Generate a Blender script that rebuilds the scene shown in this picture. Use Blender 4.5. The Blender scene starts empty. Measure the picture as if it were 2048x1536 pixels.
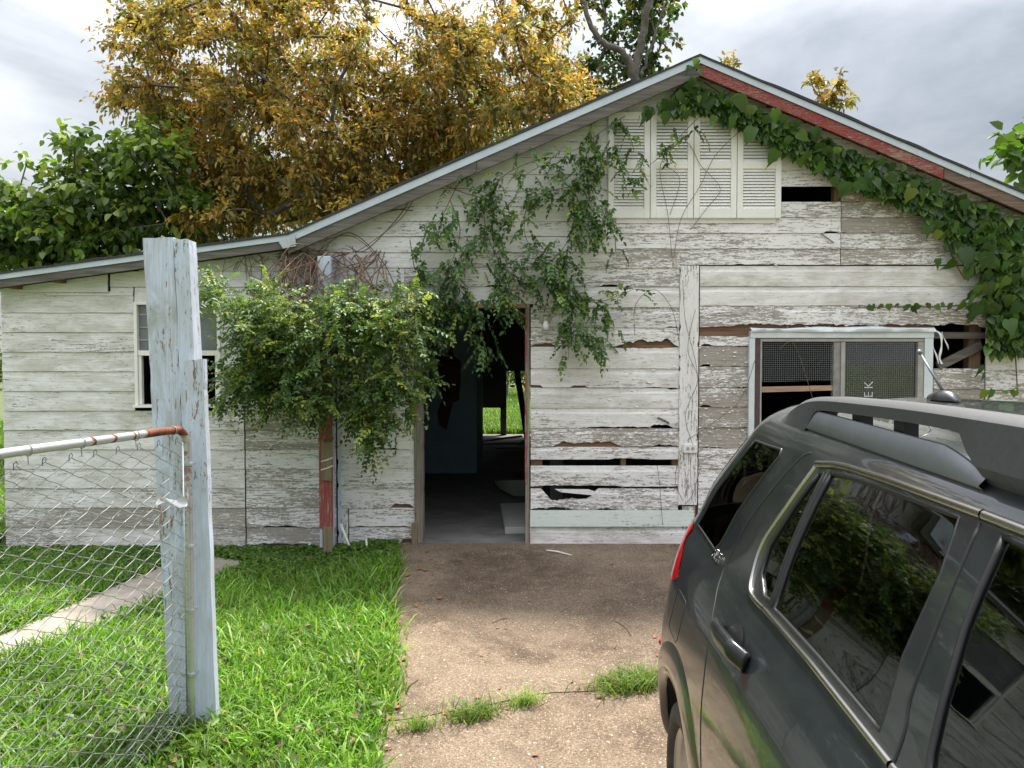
import bpy, bmesh, math, random
import numpy as np
from mathutils import Vector, Matrix
from mathutils.geometry import delaunay_2d_cdt

random.seed(7)
RNG = np.random.RandomState(11)
scene = bpy.context.scene
COL = scene.collection

# ------------------------------------------------------------------ camera
FPX = 1538.0                       # focal length in pixels of a 2048 px wide frame
PITCH = math.atan(53 / 1538.0)     # slight tilt down
CAMP = np.array([0.0, 0.0, 1.70])
cam_d = bpy.data.cameras.new('camera')
cam_d.sensor_width = 36.0
cam_d.lens = FPX / 2048 * 36.0
cam_d.clip_start = 0.05
cam_d.clip_end = 800
cam = bpy.data.objects.new('camera', cam_d)
cam.location = CAMP.tolist()
cam.rotation_euler = (math.pi / 2 - PITCH, 0, 0)
COL.objects.link(cam)
scene.camera = cam

# ------------------------------------------------------------------ sky, sun, exposure
SUN_AZ = math.radians(24)          # to the right of +Y, behind the house
SUN_EL = math.radians(65)
world = bpy.data.worlds.new('World')
scene.world = world
world.use_nodes = True
wn, wl = world.node_tree.nodes, world.node_tree.links
wn.clear()
w_out = wn.new('ShaderNodeOutputWorld')
w_bg = wn.new('ShaderNodeBackground')
w_sky = wn.new('ShaderNodeTexSky')
w_sky.sky_type = 'NISHITA'
w_sky.sun_disc = False
w_sky.sun_elevation = SUN_EL
w_sky.sun_rotation = SUN_AZ
w_sky.air_density = 1.2
w_sky.dust_density = 1.5
w_tc = wn.new('ShaderNodeTexCoord')
w_map = wn.new('ShaderNodeMapping')
w_map.inputs['Location'].default_value = (2.6, 5.3, 1.9)
w_map.inputs['Scale'].default_value = (1.5, 1.5, 3.2)
w_n1 = wn.new('ShaderNodeTexNoise')
w_n1.inputs['Scale'].default_value = 1.5
w_n1.inputs['Detail'].default_value = 7
w_n1.inputs['Roughness'].default_value = 0.55
w_n1.inputs['Distortion'].default_value = 0.35
w_ramp = wn.new('ShaderNodeValToRGB')            # cloud brightness
w_ramp.color_ramp.elements[0].position = 0.36
w_ramp.color_ramp.elements[0].color = (1.7, 1.85, 2.05, 1)
w_ramp.color_ramp.elements[1].position = 0.66
w_ramp.color_ramp.elements[1].color = (5.0, 5.05, 5.15, 1)
w_sep = wn.new('ShaderNodeSeparateXYZ')
w_grad = wn.new('ShaderNodeMath')                # overcast sky: zenith brighter than horizon
w_grad.operation = 'MULTIPLY_ADD'
w_grad.use_clamp = False
w_grad.inputs[1].default_value = 2.3
w_grad.inputs[2].default_value = 0.345
w_mul = wn.new('ShaderNodeVectorMath')
w_mul.operation = 'SCALE'
w_mix = wn.new('ShaderNodeMixRGB')
w_mix.inputs['Fac'].default_value = 0.93
wl.new(w_tc.outputs['Generated'], w_map.inputs['Vector'])
wl.new(w_map.outputs['Vector'], w_n1.inputs['Vector'])
wl.new(w_n1.outputs['Fac'], w_ramp.inputs['Fac'])
wl.new(w_tc.outputs['Generated'], w_sep.inputs['Vector'])
w_sq = wn.new('ShaderNodeMath')
w_sq.operation = 'POWER'
w_sq.inputs[1].default_value = 2.0
w_sq.use_clamp = True
wl.new(w_sep.outputs['Z'], w_sq.inputs[0])
wl.new(w_sq.outputs[0], w_grad.inputs[0])
wl.new(w_ramp.outputs['Color'], w_mul.inputs[0])
wl.new(w_grad.outputs['Value'], w_mul.inputs['Scale'])
wl.new(w_sky.outputs['Color'], w_mix.inputs['Color1'])
wl.new(w_mul.outputs['Vector'], w_mix.inputs['Color2'])
wl.new(w_mix.outputs['Color'], w_bg.inputs['Color'])
w_bg.inputs['Strength'].default_value = 0.10
wl.new(w_bg.outputs['Background'], w_out.inputs['Surface'])

sun_d = bpy.data.lights.new('sun', 'SUN')
sun_d.energy = 2.2
sun_d.angle = math.radians(6.0)
sun_d.color = (1.0, 0.94, 0.84)
sun = bpy.data.objects.new('sun', sun_d)
sdir = Vector((math.sin(SUN_AZ) * math.cos(SUN_EL), math.cos(SUN_AZ) * math.cos(SUN_EL), math.sin(SUN_EL)))
sun.rotation_euler = sdir.to_track_quat('Z', 'Y').to_euler()
sun.location = (6, 20, 30)
COL.objects.link(sun)

vs = scene.view_settings
vs.view_transform = 'Standard'
vs.look = 'None'
vs.exposure = 1.95
vs.gamma = 1.0
vs.use_curve_mapping = False
scene.cycles.max_bounces = 8
scene.cycles.transparent_max_bounces = 16
scene.cycles.use_denoising = True

# ------------------------------------------------------------------ helpers
_fw = np.array([0, math.cos(PITCH), -math.sin(PITCH)])
_up = np.array([0, math.sin(PITCH), math.cos(PITCH)])


def at(px, py, Y):
    """world point of the vertical plane y = Y that stands behind photo point (px, py)"""
    d = _fw + np.array([(px - 1024) / FPX, 0, 0]) - _up * (py - 768) / FPX
    return CAMP + d * (Y / d[1])


def wx(px, Y=7.0):
    return float(at(px, 800, Y)[0])


def wz(py, Y=7.0):
    return float(at(1024, py, Y)[2])


SLOPE = 0.025


def gz(y):
    """height of the ground: falls gently from the house towards the street"""
    return np.where(np.asarray(y) < 7.0, -SLOPE * (7.0 - np.asarray(y)), 0.0)


def tag(o, label=None, cat=None, group=None, kind=None):
    if label: o['label'] = label
    if cat: o['category'] = cat
    if group: o['group'] = group
    if kind: o['kind'] = kind
    return o


def empty(name, loc=(0, 0, 0), parent=None, label=None, cat=None, group=None):
    o = bpy.data.objects.new(name, None)
    o.location = loc
    o.empty_display_size = 0.1
    COL.objects.link(o)
    if parent is not None:
        o.parent = parent
        o.matrix_parent_inverse = parent_inv(parent)
    return tag(o, label, cat, group)


def parent_inv(p):
    m = Matrix.Identity(4)
    q = p
    while q is not None:
        m = Matrix.Translation(q.location) @ m if q.type == 'EMPTY' else m
        q = q.parent
        break
    return m.inverted()


def link(name, me, mat, parent=None, smooth=False, color=None):
    o = bpy.data.objects.new(name, me)
    COL.objects.link(o)
    if mat is not None and len(me.materials) == 0:
        for m in (mat if isinstance(mat, (list, tuple)) else [mat]):
            me.materials.append(m)
    if parent is not None:
        o.parent = parent
        if parent.type == 'EMPTY':
            o.matrix_parent_inverse = Matrix.Translation(parent.location).inverted()
    if smooth:
        me.polygons.foreach_set('use_smooth', np.ones(len(me.polygons), dtype=bool))
    if color is not None:
        o.color = color
    return o


def mesh(name, v, f, mat, parent=None, smooth=False, color=None):
    me = bpy.data.meshes.new(name)
    me.from_pydata([tuple(map(float, p)) for p in v], [], [tuple(map(int, q)) for q in f])
    me.update()
    return link(name, me, mat, parent, smooth, color)


def fast_mesh(name, V, F, mat, parent=None, cols=None, smooth=False):
    """V (n,3), F (m,k) with k the same for all faces; cols (n,3) point colours"""
    V = np.asarray(V, dtype=np.float32)
    F = np.asarray(F, dtype=np.int32)
    me = bpy.data.meshes.new(name)
    me.vertices.add(len(V))
    me.vertices.foreach_set('co', V.ravel())
    m, k = F.shape
    me.loops.add(m * k)
    me.loops.foreach_set('vertex_index', F.ravel())
    me.polygons.add(m)
    me.polygons.foreach_set('loop_start', np.arange(0, m * k, k, dtype=np.int32))
    me.update(calc_edges=True)
    if cols is not None:
        ca = me.color_attributes.new('Col', 'FLOAT_COLOR', 'POINT')
        c4 = np.ones((len(V), 4), dtype=np.float32)
        c4[:, :3] = cols
        ca.data.foreach_set('color', c4.ravel())
    return link(name, me, mat, parent, smooth)


class MB:
    """collects simple solids into one mesh"""
    def __init__(self):
        self.v, self.f = [], []

    def add(self, v, f):
        o = len(self.v)
        self.v += [tuple(p) for p in v]
        self.f += [tuple(i + o for i in q) for q in f]
        return self

    def box(self, x0, x1, y0, y1, z0, z1):
        v = [(x, y, z) for x in (x0, x1) for y in (y0, y1) for z in (z0, z1)]
        f = [(0, 1, 3, 2), (4, 6, 7, 5), (0, 4, 5, 1), (2, 3, 7, 6), (0, 2, 6, 4), (1, 5, 7, 3)]
        return self.add(v, f)

    def hexa(self, a, b):
        """a, b: two quads (4 points each) joined as a solid"""
        return self.add(list(a) + list(b), [(3, 2, 1, 0), (4, 5, 6, 7), (0, 1, 5, 4), (1, 2, 6, 5), (2, 3, 7, 6), (3, 0, 4, 7)])

    def prism(self, pts, y0, y1):
        """polygon in x,z pushed from y0 to y1"""
        n = len(pts)
        v = [(x, y0, z) for x, z in pts] + [(x, y1, z) for x, z in pts]
        f = [tuple(range(n)), tuple(range(2 * n - 1, n - 1, -1))]
        f += [(i, i + n, (i + 1) % n + n, (i + 1) % n) for i in range(n)]
        return self.add(v, f)

    def bar(self, p, q, wy, wz_):
        """rectangular bar between two points"""
        p, q = Vector(p), Vector(q)
        d = (q - p).normalized()
        s = d.cross(Vector((0, 0, 1)))
        if s.length < 1e-3: s = Vector((1, 0, 0))
        s.normalize()
        u = s.cross(d).normalized()
        a = [p + s * i * wy / 2 + u * j * wz_ / 2 for i, j in ((-1, -1), (1, -1), (1, 1), (-1, 1))]
        b = [x + (q - p) for x in a]
        return self.hexa(a, b)

    def tube(self, pts, r, n=8, cap=True):
        v, f = tube_data(pts, r, n, cap)
        return self.add(v, f)

    def lathe(self, prof, c, axis='z', n=20):
        v, f = [], []
        for i, (r, h) in enumerate(prof):
            for k in range(n):
                a = 2 * math.pi * k / n
                p = {'z': (r * math.cos(a), r * math.sin(a), h), 'y': (r * math.cos(a), h, r * math.sin(a)),
                     'x': (h, r * math.cos(a), r * math.sin(a))}[axis]
                v.append((c[0] + p[0], c[1] + p[1], c[2] + p[2]))
        for i in range(len(prof) - 1):
            for k in range(n):
                f.append((i * n + k, i * n + (k + 1) % n, (i + 1) * n + (k + 1) % n, (i + 1) * n + k))
        return self.add(v, f)

    def build(self, name, mat, parent=None, smooth=False, color=None, bevel=0):
        o = mesh(name, self.v, self.f, mat, parent, smooth, color)
        bm = bmesh.new(); bm.from_mesh(o.data)
        bmesh.ops.recalc_face_normals(bm, faces=bm.faces)
        if bevel:
            bmesh.ops.bevel(bm, geom=[e for e in bm.edges if e.is_manifold and e.calc_face_angle(0) > 0.6], offset=bevel, segments=1, affect='EDGES')
        bm.to_mesh(o.data); bm.free()
        if smooth:
            o.data.polygons.foreach_set('use_smooth', np.ones(len(o.data.polygons), dtype=bool))
        return o


def tube_data(pts, r, n=6, cap=True):
    P = np.asarray(pts, dtype=float)
    m = len(P)
    R = np.full(m, r) if np.isscalar(r) else np.asarray(r, dtype=float)
    T = np.gradient(P, axis=0)
    T /= np.linalg.norm(T, axis=1)[:, None] + 1e-9
    ref = np.array([0, 0, 1.0]) if abs(T[0][2]) < 0.9 else np.array([1.0, 0, 0])
    N = np.zeros_like(P)
    N[0] = np.cross(T[0], ref)
    N[0] /= np.linalg.norm(N[0]) + 1e-9
    for i in range(1, m):
        q = N[i - 1] - T[i] * (N[i - 1] @ T[i])
        l = np.linalg.norm(q)
        N[i] = q / l if l > 1e-6 else N[i - 1]
    B = np.cross(T, N)
    ang = np.arange(n) * 2 * math.pi / n
    V = P[:, None] + R[:, None, None] * (N[:, None] * np.cos(ang)[None, :, None] + B[:, None] * np.sin(ang)[None, :, None])
    V = V.reshape(-1, 3)
    F = [(i * n + k, i * n + (k + 1) % n, (i + 1) * n + (k + 1) % n, (i + 1) * n + k) for i in range(m - 1) for k in range(n)]
    if cap:
        F += [tuple(range(n - 1, -1, -1)), tuple(range((m - 1) * n, m * n))]
    return V.tolist(), F


def smooth_path(pts, k=6):
    P = np.asarray(pts, dtype=float)
    out = []
    for i in range(len(P) - 1):
        a, b, c, d = P[max(i - 1, 0)], P[i], P[i + 1], P[min(i + 2, len(P) - 1)]
        for j in range(k):
            t = j / k
            out.append(0.5 * ((2 * b) + (-a + c) * t + (2 * a - 5 * b + 4 * c - d) * t * t + (-a + 3 * b - 3 * c + d) * t ** 3))
    out.append(P[-1])
    return np.array(out)


def text_mesh(cu):
    t = bpy.data.objects.new('text', cu)
    COL.objects.link(t)
    me = bpy.data.meshes.new_from_object(t.evaluated_get(bpy.context.evaluated_depsgraph_get()))
    bpy.data.objects.remove(t)
    return me


_TAB = {}


def n1d(x, seed, freq):
    """smooth 1-D value noise in 0..1"""
    if seed not in _TAB: _TAB[seed] = np.random.RandomState(seed).rand(512)
    r = _TAB[seed]
    t = np.asarray(x) * freq + 100.3
    i = np.floor(t).astype(int)
    f = t - i
    f = f * f * (3 - 2 * f)
    return r[i % 512] * (1 - f) + r[(i + 1) % 512] * f


# ------------------------------------------------------------------ materials
def new_mat(name):
    m = bpy.data.materials.new(name)
    m.use_nodes = True
    nt = m.node_tree
    return m, nt, nt.nodes['Principled BSDF']


def N(nt, t, **kw):
    n = nt.nodes.new(t)
    for k, v in kw.items():
        if k in n.inputs: n.inputs[k].default_value = v
        else: setattr(n, k, v)
    return n


def noise(nt, vec, scale, detail=4, rough=0.55, dist=0.0, vscale=None, off=None):
    if vscale is not None:
        mp = N(nt, 'ShaderNodeMapping')
        mp.inputs['Scale'].default_value = vscale
        nt.links.new(vec, mp.inputs['Vector'])
        vec = mp.outputs['Vector']
    if off is not None:
        ad = N(nt, 'ShaderNodeVectorMath'); ad.operation = 'ADD'
        nt.links.new(vec, ad.inputs[0]); nt.links.new(off, ad.inputs[1])
        vec = ad.outputs['Vector']
    n = N(nt, 'ShaderNodeTexNoise', Scale=scale, Detail=detail, Roughness=rough, Distortion=dist)
    nt.links.new(vec, n.inputs['Vector'])
    return n.outputs['Fac']


def ramp(nt, fac, stops):
    r = N(nt, 'ShaderNodeValToRGB')
    el = r.color_ramp.elements
    while len(el) > len(stops): el.remove(el[-1])
    while len(el) < len(stops): el.new(0.5)
    for e, (p, c) in zip(el, stops):
        e.position = p
        e.color = tuple(c) + (1,) if len(c) == 3 else c
    nt.links.new(fac, r.inputs['Fac'])
    return r.outputs['Color']


def mixc(nt, fac, a, b, typ='MIX'):
    m = N(nt, 'ShaderNodeMixRGB')
    m.blend_type = typ
    for s, x in (('Fac', fac), ('Color1', a), ('Color2', b)):
        if isinstance(x, (int, float)): m.inputs[s].default_value = x
        elif isinstance(x, tuple): m.inputs[s].default_value = x + (1,) if len(x) == 3 else x
        else: nt.links.new(x, m.inputs[s])
    return m.outputs['Color']


def math_(nt, op, a, b=None, c=None, clamp=False):
    m = N(nt, 'ShaderNodeMath')
    m.operation = op
    m.use_clamp = clamp
    for i, x in enumerate((a, b, c)):
        if x is None: continue
        if isinstance(x, (int, float)): m.inputs[i].default_value = x
        else: nt.links.new(x, m.inputs[i])
    return m.outputs[0]


def mrange(nt, v, a, b, c=0.0, d=1.0):
    m = N(nt, 'ShaderNodeMapRange')
    for i, x in zip((0, 1, 2, 3, 4), (v, a, b, c, d)):
        if isinstance(x, (int, float)): m.inputs[i].default_value = x
        else: nt.links.new(x, m.inputs[i])
    return m.outputs[0]


def bump(nt, bsdf, h, strength=0.4, dist=0.01):
    b = N(nt, 'ShaderNodeBump', Strength=strength, Distance=dist)
    nt.links.new(h, b.inputs['Height'])
    nt.links.new(b.outputs['Normal'], bsdf.inputs['Normal'])


def objvec(nt, rnd=40.0):
    """object coordinates, shifted by a random amount for each object; returns (vector, offset vector, object-info node)"""
    tc = N(nt, 'ShaderNodeTexCoord')
    oi = N(nt, 'ShaderNodeObjectInfo')
    off = math_(nt, 'MULTIPLY', oi.outputs['Random'], rnd)
    cb = N(nt, 'ShaderNodeCombineXYZ')
    nt.links.new(off, cb.inputs[0]); nt.links.new(off, cb.inputs[1]); nt.links.new(off, cb.inputs[2])
    return tc.outputs['Object'], cb.outputs[0], oi


def painted_wood(name, paint=(0.88, 0.86, 0.86), wood_a=(0.43, 0.39, 0.34), wood_b=(0.235, 0.20, 0.17), along='x', grime=(0.40, 0.385, 0.30), rough=0.62, fine=1.0):
    """old oil paint flaking off weathered boards. object colour: R peel, G grime"""
    m, nt, bs = new_mat(name)
    v, off, oi = objvec(nt)
    L = (1.0, 1.0, 1.0)
    st = (lambda a, b: (a, b, b)) if along == 'x' else (lambda a, b: (b, b, a))
    sep = N(nt, 'ShaderNodeSeparateColor')
    nt.links.new(oi.outputs['Color'], sep.inputs[0])
    peel, grim = sep.outputs[0], sep.outputs[1]
    big = noise(nt, v, 1.0, 4, 0.6, 0.2, st(0.9 * fine, 3.5 * fine), off)
    mid = noise(nt, v, 1.0, 6, 0.68, 0.35, st(7.5 * fine, 78 * fine), off)
    fin = noise(nt, v, 1.0, 4, 0.65, 0.1, st(14 * fine, 120 * fine), off)
    cur = noise(nt, v, 1.0, 5, 0.7, 0.8, st(28 * fine, 90 * fine), off)
    s = math_(nt, 'MULTIPLY', big, 0.27)
    s = math_(nt, 'MULTIPLY_ADD', mid, 0.38, s)
    s = math_(nt, 'MULTIPLY_ADD', cur, 0.35, s)
    th = mrange(nt, peel, 0.0, 1.0, 0.38, 0.61)
    mask = mrange(nt, math_(nt, 'SUBTRACT', s, th), -0.006, 0.010)       # 1 = paint
    crack = mrange(nt, fin, 0.41, 0.475)                                  # hairline cracks along the grain
    crk = math_(nt, 'MAXIMUM', crack, mrange(nt, mid, 0.43, 0.485))
    crk = math_(nt, 'MULTIPLY_ADD', crk, 0.65, 0.35)
    grain = noise(nt, v, 1.0, 5, 0.7, 0.25, st(3.2, 150), off)
    wood = mixc(nt, mrange(nt, grain, 0.34, 0.62), wood_b, wood_a)
    wood = mixc(nt, math_(nt, 'MULTIPLY', mrange(nt, big, 0.40, 0.62), 0.5), wood, (0.36, 0.34, 0.31))
    tone = noise(nt, v, 1.0, 3, 0.6, 0.0, st(2.5, 9), off)
    pc = mixc(nt, mrange(nt, tone, 0.3, 0.75), tuple(x * 0.93 for x in paint), paint)
    gr = noise(nt, v, 1.0, 6, 0.68, 0.5, st(3.0, 8.0), off)
    gf = math_(nt, 'MULTIPLY', mrange(nt, gr, 0.42, 0.72), grim, clamp=True)
    pc = mixc(nt, gf, pc, grime)
    pc = mixc(nt, math_(nt, 'MULTIPLY', mrange(nt, grain, 0.52, 0.36), math_(nt, 'MULTIPLY_ADD', grim, 0.55, 0.12)), pc, (0.42, 0.38, 0.32))
    pc = mixc(nt, crk, (0.46, 0.43, 0.39), pc)
    col = mixc(nt, mask, wood, pc)
    # a dark rim where the flake lifts
    rim = math_(nt, 'MULTIPLY', mrange(nt, math_(nt, 'SUBTRACT', s, th), -0.018, -0.004), math_(nt, 'SUBTRACT', 1.0, mask))
    col = mixc(nt, math_(nt, 'MULTIPLY', rim, 0.35), col, (0.10, 0.075, 0.06))
    nt.links.new(col, bs.inputs['Base Color'])
    bs.inputs['Roughness'].default_value = rough
    bs.inputs['Specular IOR Level'].default_value = 0.3
    h = math_(nt, 'MULTIPLY_ADD', mask, 0.8, math_(nt, 'MULTIPLY', grain, 0.35))
    bump(nt, bs, h, 0.5, 0.004)
    return m


def plain_wood(name, a, b, along='x', rough=0.8, bs_=0.4):
    m, nt, bs = new_mat(name)
    v, off, oi = objvec(nt)
    st = {'x': lambda p, q: (p, q, q), 'z': lambda p, q: (q, q, p), 'y': lambda p, q: (q, p, q)}[along]
    g = noise(nt, v, 1.0, 6, 0.68, 0.4, st(2.6, 75), off)
    g2 = noise(nt, v, 1.0, 4, 0.6, 0.2, st(1.2, 7), off)
    c = mixc(nt, mrange(nt, g, 0.33, 0.66), b, a)
    c = mixc(nt, math_(nt, 'MULTIPLY', mrange(nt, g2, 0.4, 0.7), 0.45), c, tuple(x * 0.55 for x in b))
    nt.links.new(c, bs.inputs['Base Color'])
    bs.inputs['Roughness'].default_value = rough
    bs.inputs['Specular IOR Level'].default_value = 0.25
    bump(nt, bs, g, bs_, 0.004)
    return m


def simple(name, col, rough=0.5, metal=0.0, var=0.12, scale=8.0, spec=0.5, bmp=0.0, coat=0.0):
    m, nt, bs = new_mat(name)
    v, off, oi = objvec(nt)
    g = noise(nt, v, scale, 5, 0.6, 0.0, None, off)
    c = mixc(nt, mrange(nt, g, 0.3, 0.7), tuple(max(0, x * (1 - var)) for x in col), tuple(min(1, x * (1 + var)) for x in col))
    nt.links.new(c, bs.inputs['Base Color'])
    bs.inputs['Roughness'].default_value = rough
    bs.inputs['Metallic'].default_value = metal
    bs.inputs['Specular IOR Level'].default_value = spec
    if coat:
        bs.inputs['Coat Weight'].default_value = coat
        bs.inputs['Coat Roughness'].default_value = 0.04
    if bmp: bump(nt, bs, g, bmp, 0.005)
    return m


def leaf_mat(name, rough=0.45, trans=0.38, spec=0.4, tint=(1.15, 1.2, 0.6)):
    m, nt, bs = new_mat(name)
    at_ = N(nt, 'ShaderNodeVertexColor')
    at_.layer_name = 'Col'
    oi = N(nt, 'ShaderNodeObjectInfo')
    hs = N(nt, 'ShaderNodeHueSaturation')
    nt.links.new(math_(nt, 'MULTIPLY_ADD', oi.outputs['Random'], 0.5, 0.75), hs.inputs['Value'])
    nt.links.new(at_.outputs['Color'], hs.inputs['Color'])
    col = hs.outputs['Color']
    nt.links.new(col, bs.inputs['Base Color'])
    bs.inputs['Roughness'].default_value = rough
    bs.inputs['Specular IOR Level'].default_value = spec
    tr = N(nt, 'ShaderNodeBsdfTranslucent')
    nt.links.new(mixc(nt, 1.0, col, tint, 'MULTIPLY'), tr.inputs['Color'])
    mx = N(nt, 'ShaderNodeMixShader')
    mx.inputs[0].default_value = trans
    nt.links.new(bs.outputs[0], mx.inputs[1]); nt.links.new(tr.outputs[0], mx.inputs[2])
    nt.links.new(mx.outputs[0], nt.nodes['Material Output'].inputs['Surface'])
    return m


def glass_mat(name, tint=0.1, col=(0.5, 0.55, 0.55), rough=0.02, ior=1.5):
    """thin pane: clear part darkened by its tint, plus mirror reflection by Fresnel"""
    m, nt, bs = new_mat(name)
    nt.nodes.remove(bs)
    tr = N(nt, 'ShaderNodeBsdfTransparent')
    tr.inputs['Color'].default_value = tuple(tint * c for c in col) + (1,)
    gl = N(nt, 'ShaderNodeBsdfGlossy')
    gl.inputs['Roughness'].default_value = rough
    gl.inputs['Color'].default_value = (0.95, 0.97, 0.97, 1)
    fr = N(nt, 'ShaderNodeFresnel')
    fr.inputs['IOR'].default_value = ior
    mx = N(nt, 'ShaderNodeMixShader')
    nt.links.new(math_(nt, 'MULTIPLY_ADD', fr.outputs[0], 1.25, 0.03, clamp=True), mx.inputs[0])
    nt.links.new(tr.outputs[0], mx.inputs[1]); nt.links.new(gl.outputs[0], mx.inputs[2])
    nt.links.new(mx.outputs[0], nt.nodes['Material Output'].inputs['Surface'])
    return m


def screen_mat(name, wire=0.17, col=(0.13, 0.135, 0.14, 1)):
    """fly screen: fine grey wires with open squares between"""
    m, nt, bs = new_mat(name)
    tc = N(nt, 'ShaderNodeTexCoord')
    sx = N(nt, 'ShaderNodeSeparateXYZ')
    nt.links.new(tc.outputs['Object'], sx.inputs[0])
    def line(o):
        f = math_(nt, 'FRACT', math_(nt, 'MULTIPLY', o, 52.0))
        return math_(nt, 'LESS_THAN', f, wire)
    g = math_(nt, 'MAXIMUM', line(sx.outputs[0]), line(sx.outputs[2]))
    bs.inputs['Base Color'].default_value = col
    bs.inputs['Roughness'].default_value = 0.6
    nt.links.new(g, bs.inputs['Alpha'])
    return m


M = {}
M['siding'] = painted_wood('peeling_white_paint')
M['trim_v'] = painted_wood('peeling_white_trim', along='z')
M['mint'] = painted_wood('mint_painted_plank', paint=(0.70, 0.775, 0.715))
M['post_blue'] = painted_wood('pale_blue_post_paint', paint=(0.58, 0.66, 0.80), along='z', grime=(0.25, 0.26, 0.19), wood_a=(0.34, 0.25, 0.20), wood_b=(0.15, 0.10, 0.08), fine=0.8)
M['red_paint'] = painted_wood('red_paint_board', paint=(0.30, 0.055, 0.045), along='z', grime=(0.2, 0.06, 0.05), rough=0.7)
M['red_rake'] = painted_wood('peeling_red_rake', paint=(0.27, 0.03, 0.026), wood_a=(0.40, 0.28, 0.22), wood_b=(0.22, 0.10, 0.08), grime=(0.2, 0.05, 0.04), fine=1.8)
M['shutter'] = simple('shutter_paint', (0.86, 0.835, 0.80), 0.5, var=0.05, scale=5)
M['grey_wood'] = plain_wood('weathered_grey_wood', (0.22, 0.20, 0.178), (0.09, 0.08, 0.07))
M['grey_wood_z'] = plain_wood('weathered_jamb_wood', (0.36, 0.32, 0.27), (0.17, 0.14, 0.11), 'z')
M['brown_wood'] = plain_wood('rotten_brown_wood', (0.30, 0.18, 0.115), (0.13, 0.07, 0.045))
M['brown_wood_z'] = plain_wood('old_stud_wood', (0.34, 0.23, 0.15), (0.17, 0.10, 0.065), 'z')
M['tan_wood'] = plain_wood('bare_tan_wood', (0.50, 0.36, 0.25), (0.33, 0.21, 0.14))
M['block_wood'] = plain_wood('nailed_block_wood', (0.33, 0.26, 0.17), (0.15, 0.12, 0.075), 'z')
M['drip'] = simple('galvanised_drip_edge', (0.55, 0.61, 0.68), 0.42, 0.25, var=0.10, scale=6)
M['shingle'] = simple('asphalt_shingle', (0.045, 0.045, 0.048), 0.9, var=0.4, scale=60, bmp=0.6)
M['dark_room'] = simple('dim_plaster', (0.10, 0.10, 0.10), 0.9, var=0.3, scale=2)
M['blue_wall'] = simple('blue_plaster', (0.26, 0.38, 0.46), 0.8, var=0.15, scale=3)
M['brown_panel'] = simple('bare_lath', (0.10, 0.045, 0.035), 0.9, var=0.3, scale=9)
M['alu'] = simple('pale_window_aluminium', (0.66, 0.71, 0.74), 0.45, 0.1, var=0.08, scale=9)
M['brown_strip'] = simple('brown_weatherstrip', (0.085, 0.055, 0.055), 0.8, var=0.2, scale=20)
M['grey_frame'] = simple('grey_sash', (0.36, 0.345, 0.32), 0.6, var=0.15, scale=12)
M['win_glass'] = glass_mat('house_window_glass', 0.55, (0.9, 0.95, 1.0))
M['dusty_glass'] = simple('dusty_pane', (0.16, 0.17, 0.175), 0.35, var=0.35, scale=5)
M['screen'] = screen_mat('fly_screen')
M['screen_fine'] = screen_mat('fine_fly_screen', 0.09, (0.22, 0.225, 0.23, 1))
M['print'] = simple('pale_print', (0.75, 0.76, 0.77), 0.6, var=0.05)
M['white_plastic'] = simple('white_plastic', (0.78, 0.77, 0.73), 0.4, var=0.06)
M['bulb'] = simple('frosted_bulb', (0.86, 0.86, 0.84), 0.25, var=0.02)
M['cream_metal'] = simple('cream_enamel', (0.50, 0.455, 0.37), 0.45, var=0.2, scale=25)
M['black_rubber'] = simple('black_rubber', (0.012, 0.012, 0.013), 0.6, var=0.2)
M['galv'] = simple('galvanised_pipe', (0.52, 0.55, 0.57), 0.38, 0.75, var=0.15, scale=14)
M['wire'] = simple('galvanised_wire', (0.33, 0.335, 0.33), 0.5, 0.35, var=0.2, scale=30)
M['rag'] = simple('white_rag', (0.82, 0.81, 0.82), 0.85, var=0.06)
M['stem'] = simple('brown_vine_stem', (0.17, 0.105, 0.07), 0.8, var=0.35, scale=18)
M['bark'] = simple('grey_bark', (0.115, 0.10, 0.088), 0.9, var=0.4, scale=9, bmp=0.7)
M['leaf'] = leaf_mat('leaf', 0.42, 0.48)
M['leaf_gloss'] = leaf_mat('glossy_leaf', 0.30, 0.46, 0.5)
M['grass'] = leaf_mat('grass_blade', 0.45, 0.42, 0.35, (1.05, 1.2, 0.5))
M['dead_leaf'] = simple('dead_leaf', (0.26, 0.10, 0.045), 0.7, var=0.4, scale=30)

# ------------------------------------------------------------------ ground, driveway, path
def soil_mat():
    m, nt, bs = new_mat('lawn_soil')
    tc = N(nt, 'ShaderNodeTexCoord')
    a = noise(nt, tc.outputs['Object'], 0.6, 6, 0.65)
    b = noise(nt, tc.outputs['Object'], 14, 5, 0.7)
    c = ramp(nt, b, [(0.3, (0.05, 0.07, 0.022)), (0.55, (0.09, 0.125, 0.034)), (0.75, (0.15, 0.18, 0.06))])
    c = mixc(nt, mrange(nt, a, 0.35, 0.7), c, (0.10, 0.115, 0.045))
    nt.links.new(c, bs.inputs['Base Color'])
    bs.inputs['Roughness'].default_value = 0.95
    bump(nt, bs, b, 0.8, 0.03)
    return m


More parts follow.
